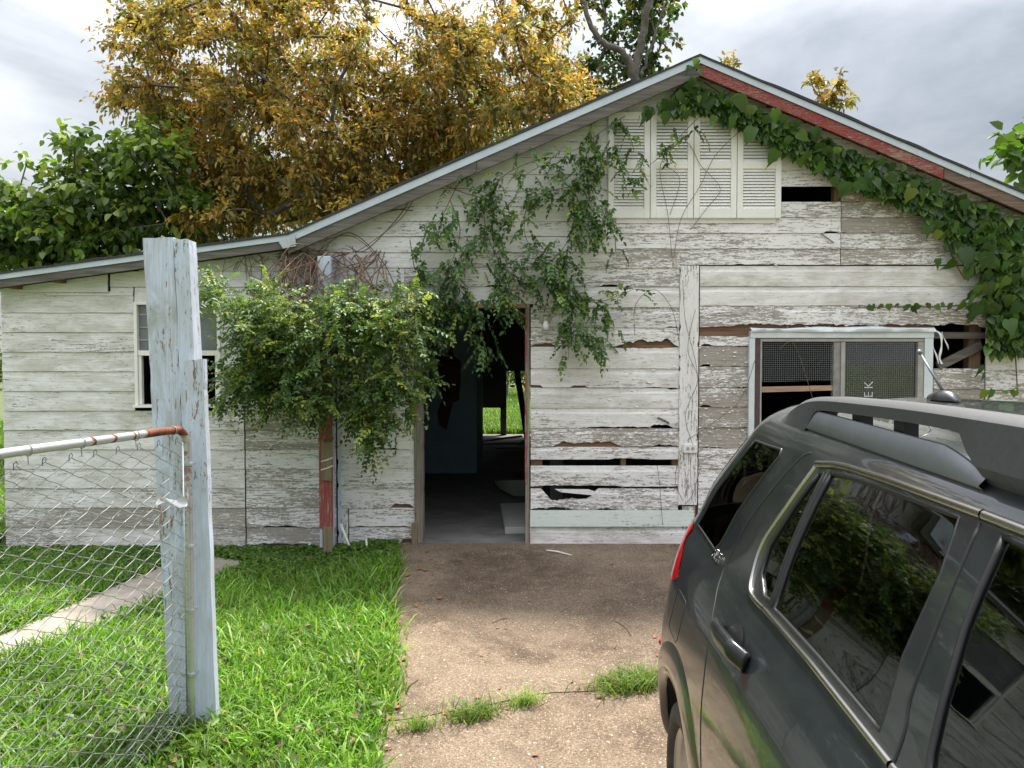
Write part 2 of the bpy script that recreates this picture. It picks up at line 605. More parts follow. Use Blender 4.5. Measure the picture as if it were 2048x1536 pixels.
def concrete_mat():
    """worn exposed-aggregate concrete, brown with pale stones, with house shade and damp staining painted in nearer the house"""
    m, nt, bs = new_mat('aggregate_concrete')
    tc = N(nt, 'ShaderNodeTexCoord')
    o = tc.outputs['Object']
    big = noise(nt, o, 0.9, 6, 0.62, 0.5)
    mid = noise(nt, o, 7.0, 9, 0.74, 0.3)
    fin = noise(nt, o, 42, 6, 0.75)
    vo = N(nt, 'ShaderNodeTexVoronoi', Scale=95.0)
    nt.links.new(o, vo.inputs['Vector'])
    vo2 = N(nt, 'ShaderNodeTexVoronoi', Scale=38.0)
    nt.links.new(o, vo2.inputs['Vector'])
    base = ramp(nt, mid, [(0.28, (0.070, 0.048, 0.033)), (0.5, (0.150, 0.109, 0.076)), (0.72, (0.267, 0.201, 0.144))])
    base = mixc(nt, mrange(nt, big, 0.40, 0.66), base, (0.260, 0.201, 0.146))
    cs = N(nt, 'ShaderNodeSeparateColor')
    nt.links.new(vo.outputs['Color'], cs.inputs[0])
    stone = mrange(nt, cs.outputs[0], 0.62, 0.98)
    rnd = mrange(nt, vo.outputs['Distance'], 0.55, 0.25)
    st = math_(nt, 'MULTIPLY', stone, rnd)
    col = mixc(nt, math_(nt, 'MULTIPLY', st, 0.85), base, (0.508, 0.394, 0.279))
    dk = math_(nt, 'MULTIPLY', mrange(nt, cs.outputs[1], 0.6, 0.95), rnd)
    col = mixc(nt, math_(nt, 'MULTIPLY', dk, 0.6), col, (0.114, 0.079, 0.057))
    c2 = N(nt, 'ShaderNodeSeparateColor')
    nt.links.new(vo2.outputs['Color'], c2.inputs[0])
    wh = math_(nt, 'MULTIPLY', math_(nt, 'GREATER_THAN', c2.outputs[0], 0.955), mrange(nt, vo2.outputs['Distance'], 0.26, 0.10))
    col = mixc(nt, math_(nt, 'MULTIPLY', wh, 0.75), col, (0.914, 0.838, 0.711))
    # house shade and damp staining painted in: ragged blotch in front of the door
    g = N(nt, 'ShaderNodeVectorMath'); g.operation = 'SUBTRACT'
    nt.links.new(o, g.inputs[0]); g.inputs[1].default_value = (0.55, 5.55, 0)
    g2 = N(nt, 'ShaderNodeVectorMath'); g2.operation = 'MULTIPLY'
    nt.links.new(g.outputs[0], g2.inputs[0]); g2.inputs[1].default_value = (0.72, 0.95, 0)
    ln = N(nt, 'ShaderNodeVectorMath'); ln.operation = 'LENGTH'
    nt.links.new(g2.outputs[0], ln.inputs[0])
    dd = math_(nt, 'MULTIPLY_ADD', math_(nt, 'SUBTRACT', big, 0.5), 1.3, ln.outputs['Value'])
    dd = math_(nt, 'MULTIPLY_ADD', math_(nt, 'SUBTRACT', mid, 0.5), 0.8, dd)
    shade_blotch = mrange(nt, dd, 1.15, 0.85)
    col = mixc(nt, math_(nt, 'MULTIPLY', shade_blotch, 0.40), col, mixc(nt, 1.0, col, (0.44, 0.41, 0.40), 'MULTIPLY'))
    grit = noise(nt, o, 88, 4, 0.85)
    col = mixc(nt, 1.0, col, ramp(nt, grit, [(0.33, (0.30, 0.28, 0.265)), (0.5, (0.80, 0.79, 0.775)), (0.66, (1.45, 1.42, 1.38))]), 'MULTIPLY')
    nt.links.new(col, bs.inputs['Base Color'])
    bs.inputs['Roughness'].default_value = 0.88
    bs.inputs['Specular IOR Level'].default_value = 0.3
    h = math_(nt, 'MULTIPLY_ADD', fin, 0.5, math_(nt, 'MULTIPLY', st, 0.6))
    bump(nt, bs, h, 0.7, 0.006)
    return m


M['soil'] = soil_mat()
M['concrete'] = concrete_mat()
M['path'] = simple('pale_concrete', (0.32, 0.275, 0.23), 0.9, var=0.25, scale=7, bmp=0.5)
M['slab'] = simple('dusty_floor_slab', (0.20, 0.19, 0.18), 0.85, var=0.3, scale=4, bmp=0.3)

def lawn_dip(x, y):
    """the lawn lies a little below the slab near the wing"""
    return 0.06 * np.clip((-1.2 - np.asarray(x)) / .3, 0, 1) * np.clip((np.asarray(y) - 4.4) / 1.4, 0, 1) * np.clip((7.6 - np.asarray(y)) / .3, 0, 1)


xs = np.concatenate([np.linspace(-300, -30, 8), np.linspace(-20, -6, 8), np.linspace(-5, 3, 33), np.linspace(4, 20, 9), np.linspace(30, 300, 8)])
ys = np.concatenate([np.linspace(-250, -12, 8), np.linspace(-8, 7, 31), np.linspace(8, 40, 17), np.linspace(60, 350, 8)])
gv, gf = [], []
for y in ys:
    for x in xs:
        gv.append((x, y, float(gz(max(y, -25.0))) - 0.03 - lawn_dip(x, y)))
nx = len(xs)
for j in range(len(ys) - 1):
    for i in range(nx - 1):
        gf.append((j * nx + i, j * nx + i + 1, (j + 1) * nx + i + 1, (j + 1) * nx + i))
tag(mesh('ground', gv, gf, M['soil'], smooth=True), kind='structure')


def drive_left(y):
    return -1.06 + (7.0 - y) * 0.134 + 0.035 * (n1d(y, 5, 1.7) - 0.5)


# the cracked joint across the driveway: slabs on either side
JX = [-1.6, -0.56, -0.16, 0.12, 0.42, 0.80, 1.6, 5.2]
JY = [3.60, 3.72, 3.86, 4.00, 4.03, 4.12, 4.22, 4.5]


def joint(x):
    return float(np.interp(x, JX, JY)) + 0.012 * (float(n1d(x, 9, 7)) - 0.5)


def slab_sheet(name, y0f, y1f, parent):
    v, f = [], []
    nxs, nys = 60, 40
    for i in range(nxs):
        for j in range(nys):
            t = i / (nxs - 1)
            q = j / (nys - 1)
            y = y0f(0) + (y1f(0) - y0f(0)) * q
            x = drive_left(y) + (5.0 - drive_left(y)) * t ** 1.3
            y = y0f(x) + (y1f(x) - y0f(x)) * q
            v.append((x, y, float(gz(y))))
    for i in range(nxs - 1):
        for j in range(nys - 1):
            f.append((i * nys + j, (i + 1) * nys + j, (i + 1) * nys + j + 1, i * nys + j + 1))
    # skirt
    n0 = len(v)
    ring = [i * nys for i in range(nxs)] + [(nxs - 1) * nys + j for j in range(1, nys)] + [i * nys + nys - 1 for i in range(nxs - 2, -1, -1)] + [j for j in range(nys - 2, 0, -1)]
    for k in ring:
        v.append((v[k][0], v[k][1], v[k][2] - 0.12))
    m_ = len(ring)
    for k in range(m_):
        f.append((ring[k], n0 + k, n0 + (k + 1) % m_, ring[(k + 1) % m_]))
    return mesh(name, v, f, M['concrete'], parent)


drive = tag(empty('driveway', (0.5, 4, 0)), kind='structure')
slab_sheet('slab', lambda x: joint(x) + 0.006, lambda x: 6.985, drive)
slab_sheet('slab', lambda x: -7.0, lambda x: joint(x) - 0.006, drive)

pth = [(-3.85, 2.6), (-3.32, 2.6), (-2.93, 4.40), (-2.53, 5.6), (-2.24, 6.55), (-2.86, 6.85), (-2.99, 6.2), (-3.24, 4.87)]
mb = MB()
mb.v = [(x, y, float(gz(y)) + 0.012 - float(lawn_dip(x, y))) for x, y in pth] + [(x, y, float(gz(y)) - 0.16) for x, y in pth]
n_ = len(pth)
mb.f = [tuple(range(n_))] + [(i, i + n_, (i + 1) % n_ + n_, (i + 1) % n_) for i in range(n_)]
tag(mb.build('path', M['path']), kind='structure')

# ------------------------------------------------------------------ the house
WY = 7.0                                     # plane of the front wall
house = empty('weathered_house', (0.4, WY, 0), label='derelict white clapboard house with peeling paint and a long sloping roof', cat='house')
fwall = empty('front_wall', (0.4, WY, 0), house)

# rake lines (drip-edge top) as photo points on the barge-board plane
BY = 6.80
pk = at(1400, 112, BY); kl = at(575, 470, BY); ll = at(-40, 553.5, BY)
rr = at(2060, 393, BY)
sl_r = (rr[2] - pk[2]) / (rr[0] - pk[0])
xr_end = 5.6
r_end = np.array([xr_end, BY, pk[2] + sl_r * (xr_end - pk[0])])
RX = [ll[0], kl[0], pk[0], r_end[0]]
RZ = [ll[2], kl[2], pk[2], r_end[2]]


def rake(x):
    return np.interp(x, RX, RZ)


def wall_top(x):
    return rake(x) - 0.10


def board(x0, x1, zb, zt, kind='drop', dmg=(), peel=0.35, grime=0.3, out=0.0, tilt=0.0, mat=None, name='siding_board', parent=None, seed=None, clip=True, wob=1.0):
    """one siding board; dmg entries: (side 'b' or 't', x from, x to, depth, roughness)"""
    sd = seed if seed is not None else RNG.randint(1, 99999)
    n = max(4, int((x1 - x0) / 0.022))
    X = np.linspace(x0 + 0.0015, x1 - 0.0015, n + 1)
    tl = tilt * (X - (x0 + x1) / 2)
    h = zt - zb
    B = np.full(n + 1, zb + 0.0015) + tl
    T = np.full(n + 1, zt - 0.0005) + tl
    B += (n1d(X, sd, 3) - 0.5) * 0.004 * wob
    chips = np.clip(n1d(X, sd + 1, 22) - 0.80, 0, 1) * 0.05 * wob * (0.3 + peel)
    B += chips
    for (side, xa, xb, dep, rg) in dmg:
        t = (X - xa) / (xb - xa)
        w = np.clip(np.minimum(t, 1 - t) * 6, 0, 1) * ((t > 0) & (t < 1))
        if rg < 0:
            w = ((t > 0) & (t < 1)) * 1.0
        r_ = abs(rg)
        jag = 1 - r_ * (0.55 * n1d(X, sd + 3, 9) + 0.45 * n1d(X, sd + 4, 38))
        if side == 'b': B = B + dep * w * jag
        else: T = T - dep * w * jag
    if clip:
        T = np.minimum(T, wall_top(X))
    ok = T - B > 0.006
    yo = WY - 0.020 - out
    if kind == 'drop':
        fr = [(0.0, 0.002), (0.0, 0.0), (0.70, 0.0), (0.80, 0.008), (1.0, 0.011)]
    else:
        fr = [(0.0, 0.002), (0.0, -0.001), (0.5, 0.004), (0.9, 0.008), (1.0, 0.009)]
    yb = WY - 0.002 - out
    prof = []
    warp = (n1d(X, sd + 7, 0.8) - 0.5) * 0.006 * wob
    for (q, dy) in fr:
        z = np.clip(zb + tl + q * h, B, np.maximum(T, B))
        if q == 0.0: z = B
        prof.append((z, np.full(n + 1, yo + dy) + warp))
    prof[0] = (B + 0.0, np.full(n + 1, yb))
    prof.append((np.maximum(T, B), np.full(n + 1, yb)))
    prof[-2] = (np.maximum(T, B), prof[-2][1])
    K = len(prof)
    V = np.zeros((n + 1, K, 3))
    for k, (z, y) in enumerate(prof):
        V[:, k, 0] = X; V[:, k, 1] = y; V[:, k, 2] = z
    F = []
    for i in range(n):
        if not (ok[i] and ok[i + 1]): continue
        for k in range(K - 1):
            F.append((i * K + k, (i + 1) * K + k, (i + 1) * K + k + 1, i * K + k + 1))
        if i == 0 or not ok[i - 1]: F.append(tuple(i * K + k for k in range(K)))
        if i == n - 1 or not ok[min(i + 2, n)]: F.append(tuple((i + 1) * K + k for k in range(K - 1, -1, -1)))
    if not F: return None
    me = bpy.data.meshes.new(name)
    me.from_pydata(V.reshape(-1, 3).tolist(), [], F)
    bm = bmesh.new(); bm.from_mesh(me)
    bmesh.ops.delete(bm, geom=[v for v in bm.verts if not v.link_faces], context='VERTS')
    bmesh.ops.recalc_face_normals(bm, faces=bm.faces)
    bm.to_mesh(me); bm.free()
    return link(name, me, mat or M['siding'], parent or fwall, color=(peel, grime, 0, 1))


def bd(px0, px1, py_bot, py_top, **k):
    k.setdefault('dmg', ())
    k['dmg'] = [(s, wx(a), wx(b), d / FPX * WY, r) for (s, a, b, d, r) in k['dmg']]
    return board(wx(px0), wx(px1), wz(py_bot), wz(py_top), **k)


# --- left wing
Lr = [592, 626, 665, 704, 743, 782, 821.5]
for i in range(6):
    bd(8, 272, Lr[i + 1], Lr[i], kind='lap', peel=0.14 + 0.06 * (i % 3), grime=0.75, wob=0.6)
    bd(442, 672, Lr[i + 1], Lr[i], kind='lap', peel=0.3, grime=0.4)
    bd(681, 829, Lr[i + 1], Lr[i], kind='lap', peel=0.3, grime=0.35)
Lr2 = [821.5, 860, 899, 937.5, 976, 1015, 1054, 1093]
for i in range(7):
    d = [('b', 5, 500, 5, 0.9)] if i == 6 else ()
    bd(8, 489, Lr2[i + 1], Lr2[i], kind='lap', peel=(0.28, 0.2, 0.18, 0.26, 0.34, 0.58, 0.44)[i], grime=(0.8, 0.7, 0.7, 0.8, 0.85, 1.0, 1.0)[i], dmg=d)
    d2 = [('b', 489, 640, 9, 0.9)] if i == 6 else ([('b', 520, 600, 4, 0.9)] if i == 5 else ())
    bd(491, 672, Lr2[i + 1], Lr2[i], kind='lap', peel=(0.5, 0.58, 0.36, 0.52, 0.52, 0.55, 0.66)[i], grime=(0.3, 0.3, 0.3, 0.3, 0.15, 0.2, 0.3)[i], dmg=d2)
    d3 = {1: [('b', 735, 800, 5, 0.8)], 4: [('b', 780, 829, 10, 0.5)], 5: [('b', 700, 829, 5, 0.9)], 6: [('b', 690, 829, 10, 0.8), ('b', 800, 829, 18, 0.5)]}.get(i, ())
    bd(681 if i < 5 else 697, 829, Lr2[i + 1], Lr2[i], kind='drop' if i in (2,) else 'lap', peel=(0.3, 0.28, 0.34, 0.3, 0.3, 0.36, 0.5)[i], grime=0.2, dmg=d3)
# short upright patch left of the two lowest boards
mb = MB(); mb.box(wx(682), wx(695), WY - 0.016, WY - 0.002, wz(1090), wz(1016)); mb.build('patch_board', M['trim_v'], fwall, color=(0.25, 0.2, 0, 1))
# frieze boards under the wing roof
bd(8, 223, 585, 546, kind='lap', peel=0.02, grime=0.35, out=0.016, wob=0.3, clip=True)
bd(8, 272, 592, 583, kind='lap', peel=0.1, grime=0.5, wob=0.3)
bd(226, 660, 574.5, 543, kind='lap', peel=0.05, grime=0.35, wob=0.3)
bd(226, 272, 592, 575, kind='lap', peel=0.05, grime=0.35, wob=0.3)
bd(274, 660, 605, 575, kind='lap', peel=0.05, grime=0.3, wob=0.3)
bd(8, 660, 543, 500, kind='lap', peel=0.06, grime=0.5, wob=0.3)

# --- gable, left part (rows run slightly lower to the left)
Gl = [350, 382, 413, 444, 473.5, 505, 536, 574, 613]
TI = -6 / 530.0 / 1.0
tl_ = 0.006
gx0 = 560
for i in range(8):
    yt, yb_ = Gl[i], Gl[i + 1]
    xsplit = {3: 1230, 4: 1228, 6: 810, 7: 1066}.get(i, None)
    pe = (0.12, 0.14, 0.2, 0.26, 0.32, 0.36, 0.42, 0.36)[i]
    xr = 1230 if i < 5 else 1357
    left = 660 if i >= 6 else gx0
    dm = [('b', 970, 1010, 5, 0.8), ('b', 1195, 1240, 7, 0.8)] if i == 6 else ()
    if i == 7:
        bd(681, 829, yb_ + 8, yt, kind='lap', peel=pe, grime=0.3)
        bd(829, 1066, yb_ - 5, yt, kind='lap', peel=pe, grime=0.3)
        bd(1066, 1357, 615, yt, kind='drop', peel=0.22, grime=0.6)
    elif xsplit and left < xsplit < xr:
        bd(left, xsplit, yb_, yt, kind='lap', peel=pe, grime=0.25)
        bd(xsplit, xr, yb_, yt, kind='lap', peel=pe + 0.05, grime=0.25, dmg=dm)
    else:
        bd(left, xr, yb_, yt, kind='lap', peel=pe, grime=0.25, dmg=dm)
# gable top rows, behind the shutters and the vine
Gt = [90, 121, 153, 184, 216, 247, 279, 310, 342, 374]
for i in range(len(Gt) - 1):
    y0_, y1_ = Gt[i], Gt[i + 1]
    bd(860, 1230, y1_ + (8 if i > 6 else 6), y0_ + 6, kind='lap', peel=0.10, grime=0.3) if i < 8 else None
    bd(1230, 1675, y1_, y0_, kind='lap', peel=0.22 if i < 7 else 0.34, grime=0.2)
    if i > 4: bd(1675, 2260, y1_, y0_, kind='lap', peel=0.3, grime=0.25)
# --- gable, right part
Gr = [404, 436, 467, 498, 530]
for i in range(4):
    bd(1230, 1675, Gr[i + 1], Gr[i], kind='lap', peel=(0.40, 0.40, 0.34, 0.50)[i], grime=0.2, dmg=[('b', 1640, 1673, 4, 0.4)] if i == 1 else ())
    bd(1676, 2260, Gr[i + 1], Gr[i], kind='lap', peel=(0.52, 0.66, 0.45, 0.5)[i], grime=0.2)
bd(1675, 2260, 404, 374, kind='lap', peel=0.52, grime=0.2)
bd(1230, 1357, 537, 530, kind='lap', peel=0.4, grime=0.3)
# wide boards right of the upright trim
bd(1397, 2260, 573, 532, kind='drop', peel=0.06, grime=0.85)
bd(1397, 2260, 612, 573, kind='drop', peel=0.07, grime=0.7)
bd(1397, 2260, 655, 612, kind='drop', peel=0.46, grime=0.25, dmg=[('b', 1400, 1960, 10, 0.85), ('b', 1880, 1962, 4, 0.4)])
Rr = [672, 692, 733, 774, 814, 855, 896, 936, 976, 1016, 1056, 1093]
for i in range(len(Rr) - 1):
    bd(1397, 1497, Rr[i + 1], Rr[i], kind='lap', peel=(0.5, 0.72, 0.55, 0.66, 0.62, 0.66, 0.45, 0.4, 0.45, 0.45, 0.5)[i], grime=0.15,
       dmg=[('b', 1400, 1420, 6, 0.6), ('t', 1470, 1496, 4, 0.9)] if i in (0, 1, 3) else ())
    if i >= 6: bd(1498, 2260, Rr[i + 1], Rr[i], kind='lap', peel=0.45, grime=0.3)
Rw = [737, 778, 818, 857, 896]
for i in range(4):
    bd(1864, 1966, Rw[i + 1], Rw[i], kind='lap', peel=(0.55, 0.66, 0.6, 0.5)[i], grime=0.2)
Rw = [655, 698, 740, 780, 820, 858, 896]
for i in range(6):
    bd(1968, 2260, Rw[i + 1], Rw[i], kind='lap', peel=(0.25, 0.2, 0.45, 0.55, 0.5, 0.4)[i], grime=0.25)

# --- main bay between door and upright trim
Mr = [(615, 655.5, 0.42, 0.35, [('b', 1330, 1356, 4, 0.9)]),
      (655.5, 693.5, 0.40, 0.2, [('b', 1232, 1356, 21, 0.75), ('b', 1061, 1112, 6, 0.3)]),
      (693.5, 737, 0.16, 0.55, [('t', 1215, 1356, 5, 0.9)]),
      (737, 775.5, 0.16, 0.55, [('b', 1060, 1084, 5, -0.1), ('b', 1140, 1176, 7, 0.5), ('b', 1290, 1320, 3, 0.8)]),
      (775.5, 815.5, 0.12, 0.75, [('t', 1335, 1357, 5, 0.9)]),
      (815.5, 856.5, 0.22, 0.35, [('b', 1150, 1357, 5, 0.9), ('b', 1300, 1345, 9, 0.6)]),
      (856.5, 893, 0.52, 0.2, [('b', 1105, 1245, 15, 0.7), ('b', 1310, 1356, 5, 0.9)]),
      (893.5, 918.5, 0.24, 0.45, [('b', 1220, 1300, 4, 0.9)]),
      (931, 972.5, 0.30, 0.3, [('b', 1062, 1250, 3, 0.7)]),
      (976.5, 1019, 0.42, 0.3, [('t', 1082, 1196, 27, 0.35), ('b', 1060, 1150, 7, 0.6), ('b', 1195, 1230, 4, 0.9)])]
for (yt, yb_, pe, gr, dm) in Mr:
    bd(1061, 1357, yb_, yt, kind='drop', peel=pe, grime=gr, dmg=dm)
bd(1060, 1388, 1051.5, 1019, kind='lap', peel=0.12, grime=0.12, out=0.022, mat=M['mint'], wob=0.6)
bd(1060, 1376, 1092, 1052, kind='drop', peel=0.18, grime=1.0, dmg=[('b', 1060, 1376, 4, 0.9)], out=0.006)
bd(1376, 1500, 1092, 1056, kind='lap', peel=0.4, grime=0.7)
# a sprung sliver in the big bite and splinters in other breaks
mb = MB()
a, b_ = at(1110, 978, WY - 0.012), at(1212, 990, WY - 0.02)
mb.prism([(a[0], a[2]), (a[0] + 0.05, a[2] - 0.028), (b_[0] - 0.1, b_[2] - 0.004), (b_[0], b_[2]), (a[0] + 0.3, a[2] - 0.002)], WY - 0.02, WY - 0.008)
mb.build('splinter', M['siding'], fwall, color=(0.3, 0.2, 0, 1))
for (p, q, w_) in (((1315, 835), (1338, 846), 0.016), ((1642, 467), (1668, 486), 0.008), ((1222, 690), (1236, 706), 0.012), ((1250, 683), (1252, 702), 0.01)):
    a, b_ = at(*p, WY - 0.028), at(*q, WY - 0.034)
    mb = MB(); mb.bar(a, b_, 0.006, w_); mb.build('splinter', M['grey_wood'], fwall)

# backing boards and studs seen in the gaps
mb = MB(); mb.box(wx(1225), wx(1358), WY + 0.012, WY + 0.03, wz(700), wz(664)); mb.build('backing_board', M['brown_wood'], fwall)
mb = MB(); mb.box(wx(1062), wx(1130), WY + 0.004, WY + 0.02, wz(700), wz(680)); mb.build('backing_board', M['brown_wood'], fwall)
mb = MB(); mb.box(wx(1062), wx(1260), WY + 0.001, WY + 0.012, wz(897), wz(874)); mb.build('backing_board', M['brown_wood'], fwall)
mb = MB(); mb.box(wx(1062), wx(1180), WY + 0.001, WY + 0.012, wz(779), wz(762)); mb.build('backing_board', M['brown_wood'], fwall)
mb = MB(); mb.box(wx(1398), wx(1866), WY + 0.004, WY + 0.02, wz(676), wz(648)); mb.build('backing_board', M['brown_wood'], fwall)
mb = MB(); mb.box(wx(1868), wx(2000), WY + 0.02, WY + 0.06, wz(677), wz(664)); mb.build('backing_board', M['grey_wood'], fwall)
mb = MB(); mb.box(wx(690), wx(829), WY + 0.004, WY + 0.02, wz(1096), wz(995)); mb.build('backing_board', M['brown_wood'], fwall)
for (a, b_) in ((1062, 1073), (1073.6, 1085), (1243, 1253), (1346, 1359), (1665, 1677), (1944, 1968), (1380, 1398), (1480, 1497), (826, 845)):
    top = 612 if a < 1300 and a > 1000 else 640
    if a == 1665: mb = MB(); mb.box(wx(a), wx(b_), WY + 0.022, WY + 0.10, wz(420), wz(360))
    elif a == 1944: mb = MB(); mb.box(wx(a), wx(b_), WY + 0.065, WY + 0.15, wz(760), wz(640))
    elif a == 826: mb = MB(); mb.box(wx(a), wx(b_), WY + 0.022, WY + 0.1, 0.0, wz(640))
    else: mb = MB(); mb.box(wx(a), wx(b_), WY + 0.022, WY + 0.10, 0.0, wz(top))
    mb.build('stud', M['brown_wood_z'], fwall)
# diagonal brace in the broken corner, torn paper strips
mb = MB(); mb.bar(at(1876, 733, WY - 0.0), at(1962, 690, WY + 0.04), 0.03, 0.075); mb.build('brace', M['grey_wood'], fwall)
for (pts, w_) in ((((1868, 660), (1880, 668), (1884, 690), (1879, 712), (1884, 728)), 0.018), (((1866, 690), (1872, 710), (1878, 728)), 0.010), (((1884, 664), (1893, 688), (1898, 700)), 0.008)):
    P = smooth_path([at(x, y, WY - 0.04 - 0.02 * random.random()) for x, y in pts], 4)
    v, f = [], []
    for i, p in enumerate(P):
        v += [(p[0] - w_ / 2, p[1], p[2]), (p[0] + w_ / 2, p[1] + 0.012 * math.sin(i), p[2] + 0.004)]
    f = [(2 * i, 2 * i + 1, 2 * i + 3, 2 * i + 2) for i in range(len(P) - 1)]
    mesh('torn_strip', v, f, M['rag'], fwall, True)

# upright trim
def upright(px0, px1, y_top, y_bot, mat, peel, grime, yf, th, name='trim_board', rag=True, parent=None):
    x0, x1, z0, z1 = wx(px0, yf), wx(px1, yf), wz(y_bot, yf), wz(y_top, yf)
    n = max(6, int((z1 - z0) / 0.02))
    v, f = [], []
    sd = RNG.randint(9999)
    for i in range(n + 1):
        z = z0 + (z1 - z0) * i / n
        a = x0 + (np.clip(n1d(z, sd, 18) - 0.72, 0, 1) * 0.05 if rag else 0)
        b = x1 - (np.clip(n1d(z, sd + 1, 18) - 0.72, 0, 1) * 0.05 if rag else 0)
        if rag and i == 0: z += 0.01
        v += [(a, yf, z), (b, yf, z), (b, yf + th, z), (a, yf + th, z)]
    for i in range(n):
        for k in range(4):
            f.append((4 * i + k, 4 * i + (k + 1) % 4, 4 * i + 4 + (k + 1) % 4, 4 * i + 4 + k))
    f += [(3, 2, 1, 0), (4 * n, 4 * n + 1, 4 * n + 2, 4 * n + 3)]
    return mesh(name, v, f, mat, parent or fwall, color=(peel, grime, 0, 1))


upright(1358.5, 1396, 531, 1012, M['trim_v'], 0.30, 0.12, WY - 0.034, 0.03)
upright(1366, 1392, 1012, 1060, M['trim_v'], 0.5, 0.2, WY - 0.020, 0.016)
upright(674, 680.5, 512, 1088, M['post_blue'], 0.15, 0.2, WY - 0.03, 0.026)

# --- door frame
df = empty('door_frame', (wx(945), WY, 0), house)
upright(829, 845, 640, 1089, M['grey_wood_z'], 0.3, 0.3, WY - 0.035, 0.13, 'jamb', True, df)
upright(1051, 1059, 616, 1090, M['grey_wood_z'], 0.3, 0.3, WY - 0.024, 0.12, 'jamb', False, df)
upright(1050, 1053.5, 626, 968, M['red_paint'], 0.30, 0.1, WY - 0.030, 0.03, 'red_strip', False, df)
mb = MB(); mb.box(wx(845), wx(1059), WY - 0.026, WY + 0.10, wz(616), wz(608)); mb.build('head_board', M['tan_wood'], df)
upright(822, 834, 1047, 1093, M['block_wood'], 0, 0, WY - 0.05, 0.04, 'block', False, df)
mb = MB(); mb.box(wx(788), wx(822), WY - 0.045, WY - 0.02, wz(1093), wz(1085)); mb.build('block', M['block_wood'], df)

# --- roof: barge boards, metal drip edge, shingle edge and roof decks
roof = empty('roof', (0.4, 9, 3.0), house)


def rake_strip(name, p, q, top, bot, y0, y1, mat, color=None, wig=0.0, n=40):
    """board along a rake line; top and bot are heights below the line, measured vertically"""
    v, f = [], []
    for i in range(n + 1):
        t = i / n
        x = p[0] + (q[0] - p[0]) * t
        z = p[2] + (q[2] - p[2]) * t
        w1 = wig * (n1d(x, 31, 5) - 0.5) if wig else 0
        v += [(x, y0, z - bot + w1 * 0.3), (x, y0, z - top + w1), (x, y1, z - top + w1), (x, y1, z - bot)]
    for i in range(n):
        for k in range(4):
            f.append((4 * i + k, 4 * i + (k + 1) % 4, 4 * i + 4 + (k + 1) % 4, 4 * i + 4 + k))
    f += [(0, 1, 2, 3), (4 * n + 3, 4 * n + 2, 4 * n + 1, 4 * n)]
    o = mesh(name, v, f, mat, roof, color=color)
    bm = bmesh.new(); bm.from_mesh(o.data); bmesh.ops.recalc_face_normals(bm, faces=bm.faces); bm.to_mesh(o.data); bm.free()
    return o


def lerp3(p, q, t): return p + (q - p) * t


px_m = BY / FPX
rake_strip('barge_board', ll, kl, 10 * px_m, 26 * px_m, BY + 0.012, BY + 0.04, M['grey_wood'])
rake_strip('barge_board', kl, lerp3(kl, pk, 0.46), 14.5 * px_m, 37 * px_m, BY + 0.012, BY + 0.04, M['grey_wood'])
rake_strip('barge_board', lerp3(kl, pk, 0.4615), pk, 14.5 * px_m, 38 * px_m, BY + 0.012, BY + 0.04, M['grey_wood'])
t_red = (wx(1880, BY) - pk[0]) / (r_end[0] - pk[0])
rake_strip('barge_board', pk, lerp3(pk, r_end, t_red), 14 * px_m, 36 * px_m, BY + 0.012, BY + 0.04, M['red_rake'], (0.44, 0.1, 0, 1))
rake_strip('barge_board', lerp3(pk, r_end, t_red + 0.002), r_end, 11 * px_m, 34 * px_m, BY + 0.014, BY + 0.04, plain_wood('brown_barge', (0.27, 0.19, 0.15), (0.13, 0.085, 0.065)))
for (p, q, h) in ((ll, kl, 10.5), (kl, pk, 15), (pk, lerp3(pk, r_end, 0.60), 13), (lerp3(pk, r_end, 0.601), r_end, 11)):
    rake_strip('drip_edge', p, q, 0.0, h * px_m, BY, BY + 0.012, M['drip'])
    rake_strip('shingle_edge', p, q, -0.022, -0.001, BY - 0.012, BY + 0.25, M['shingle'], wig=0.016, n=90)
BACK = 16.9
for (nm, p, q, yb_) in (('roof_deck', kl, pk, BACK + 0.3), ('roof_deck', pk, r_end, BACK + 0.3), ('wing_roof_deck', ll, kl, 12.3)):
    a = [(p[0], BY + 0.042, p[2] - 0.004), (q[0], BY + 0.042, q[2] - 0.004), (q[0], yb_, q[2] - 0.004), (p[0], yb_, p[2] - 0.004)]
    b_ = [(x, y, z - 0.09) for x, y, z in a]
    mb = MB(); mb.hexa(b_, a); mb.build(nm, M['shingle'], roof)
# small bracket where the two roofs meet, nail stubs
mb = MB(); mb.hexa(*[[tuple(at(x, y, BY + d)) for x, y in ((556, 482), (590, 468), (592, 492), (566, 497))] for d in (-0.016, -0.003)])
mb.build('bracket', M['galv'], roof)
for (x, y) in ((30, 571), (118, 559)):
    p = at(x, y, 6.9); mb = MB(); mb.box(p[0] - 0.03, p[0] + 0.03, 6.86, 6.96, p[2] - 0.03, p[2] + 0.03); mb.build('rafter_end', M['brown_wood'], roof)

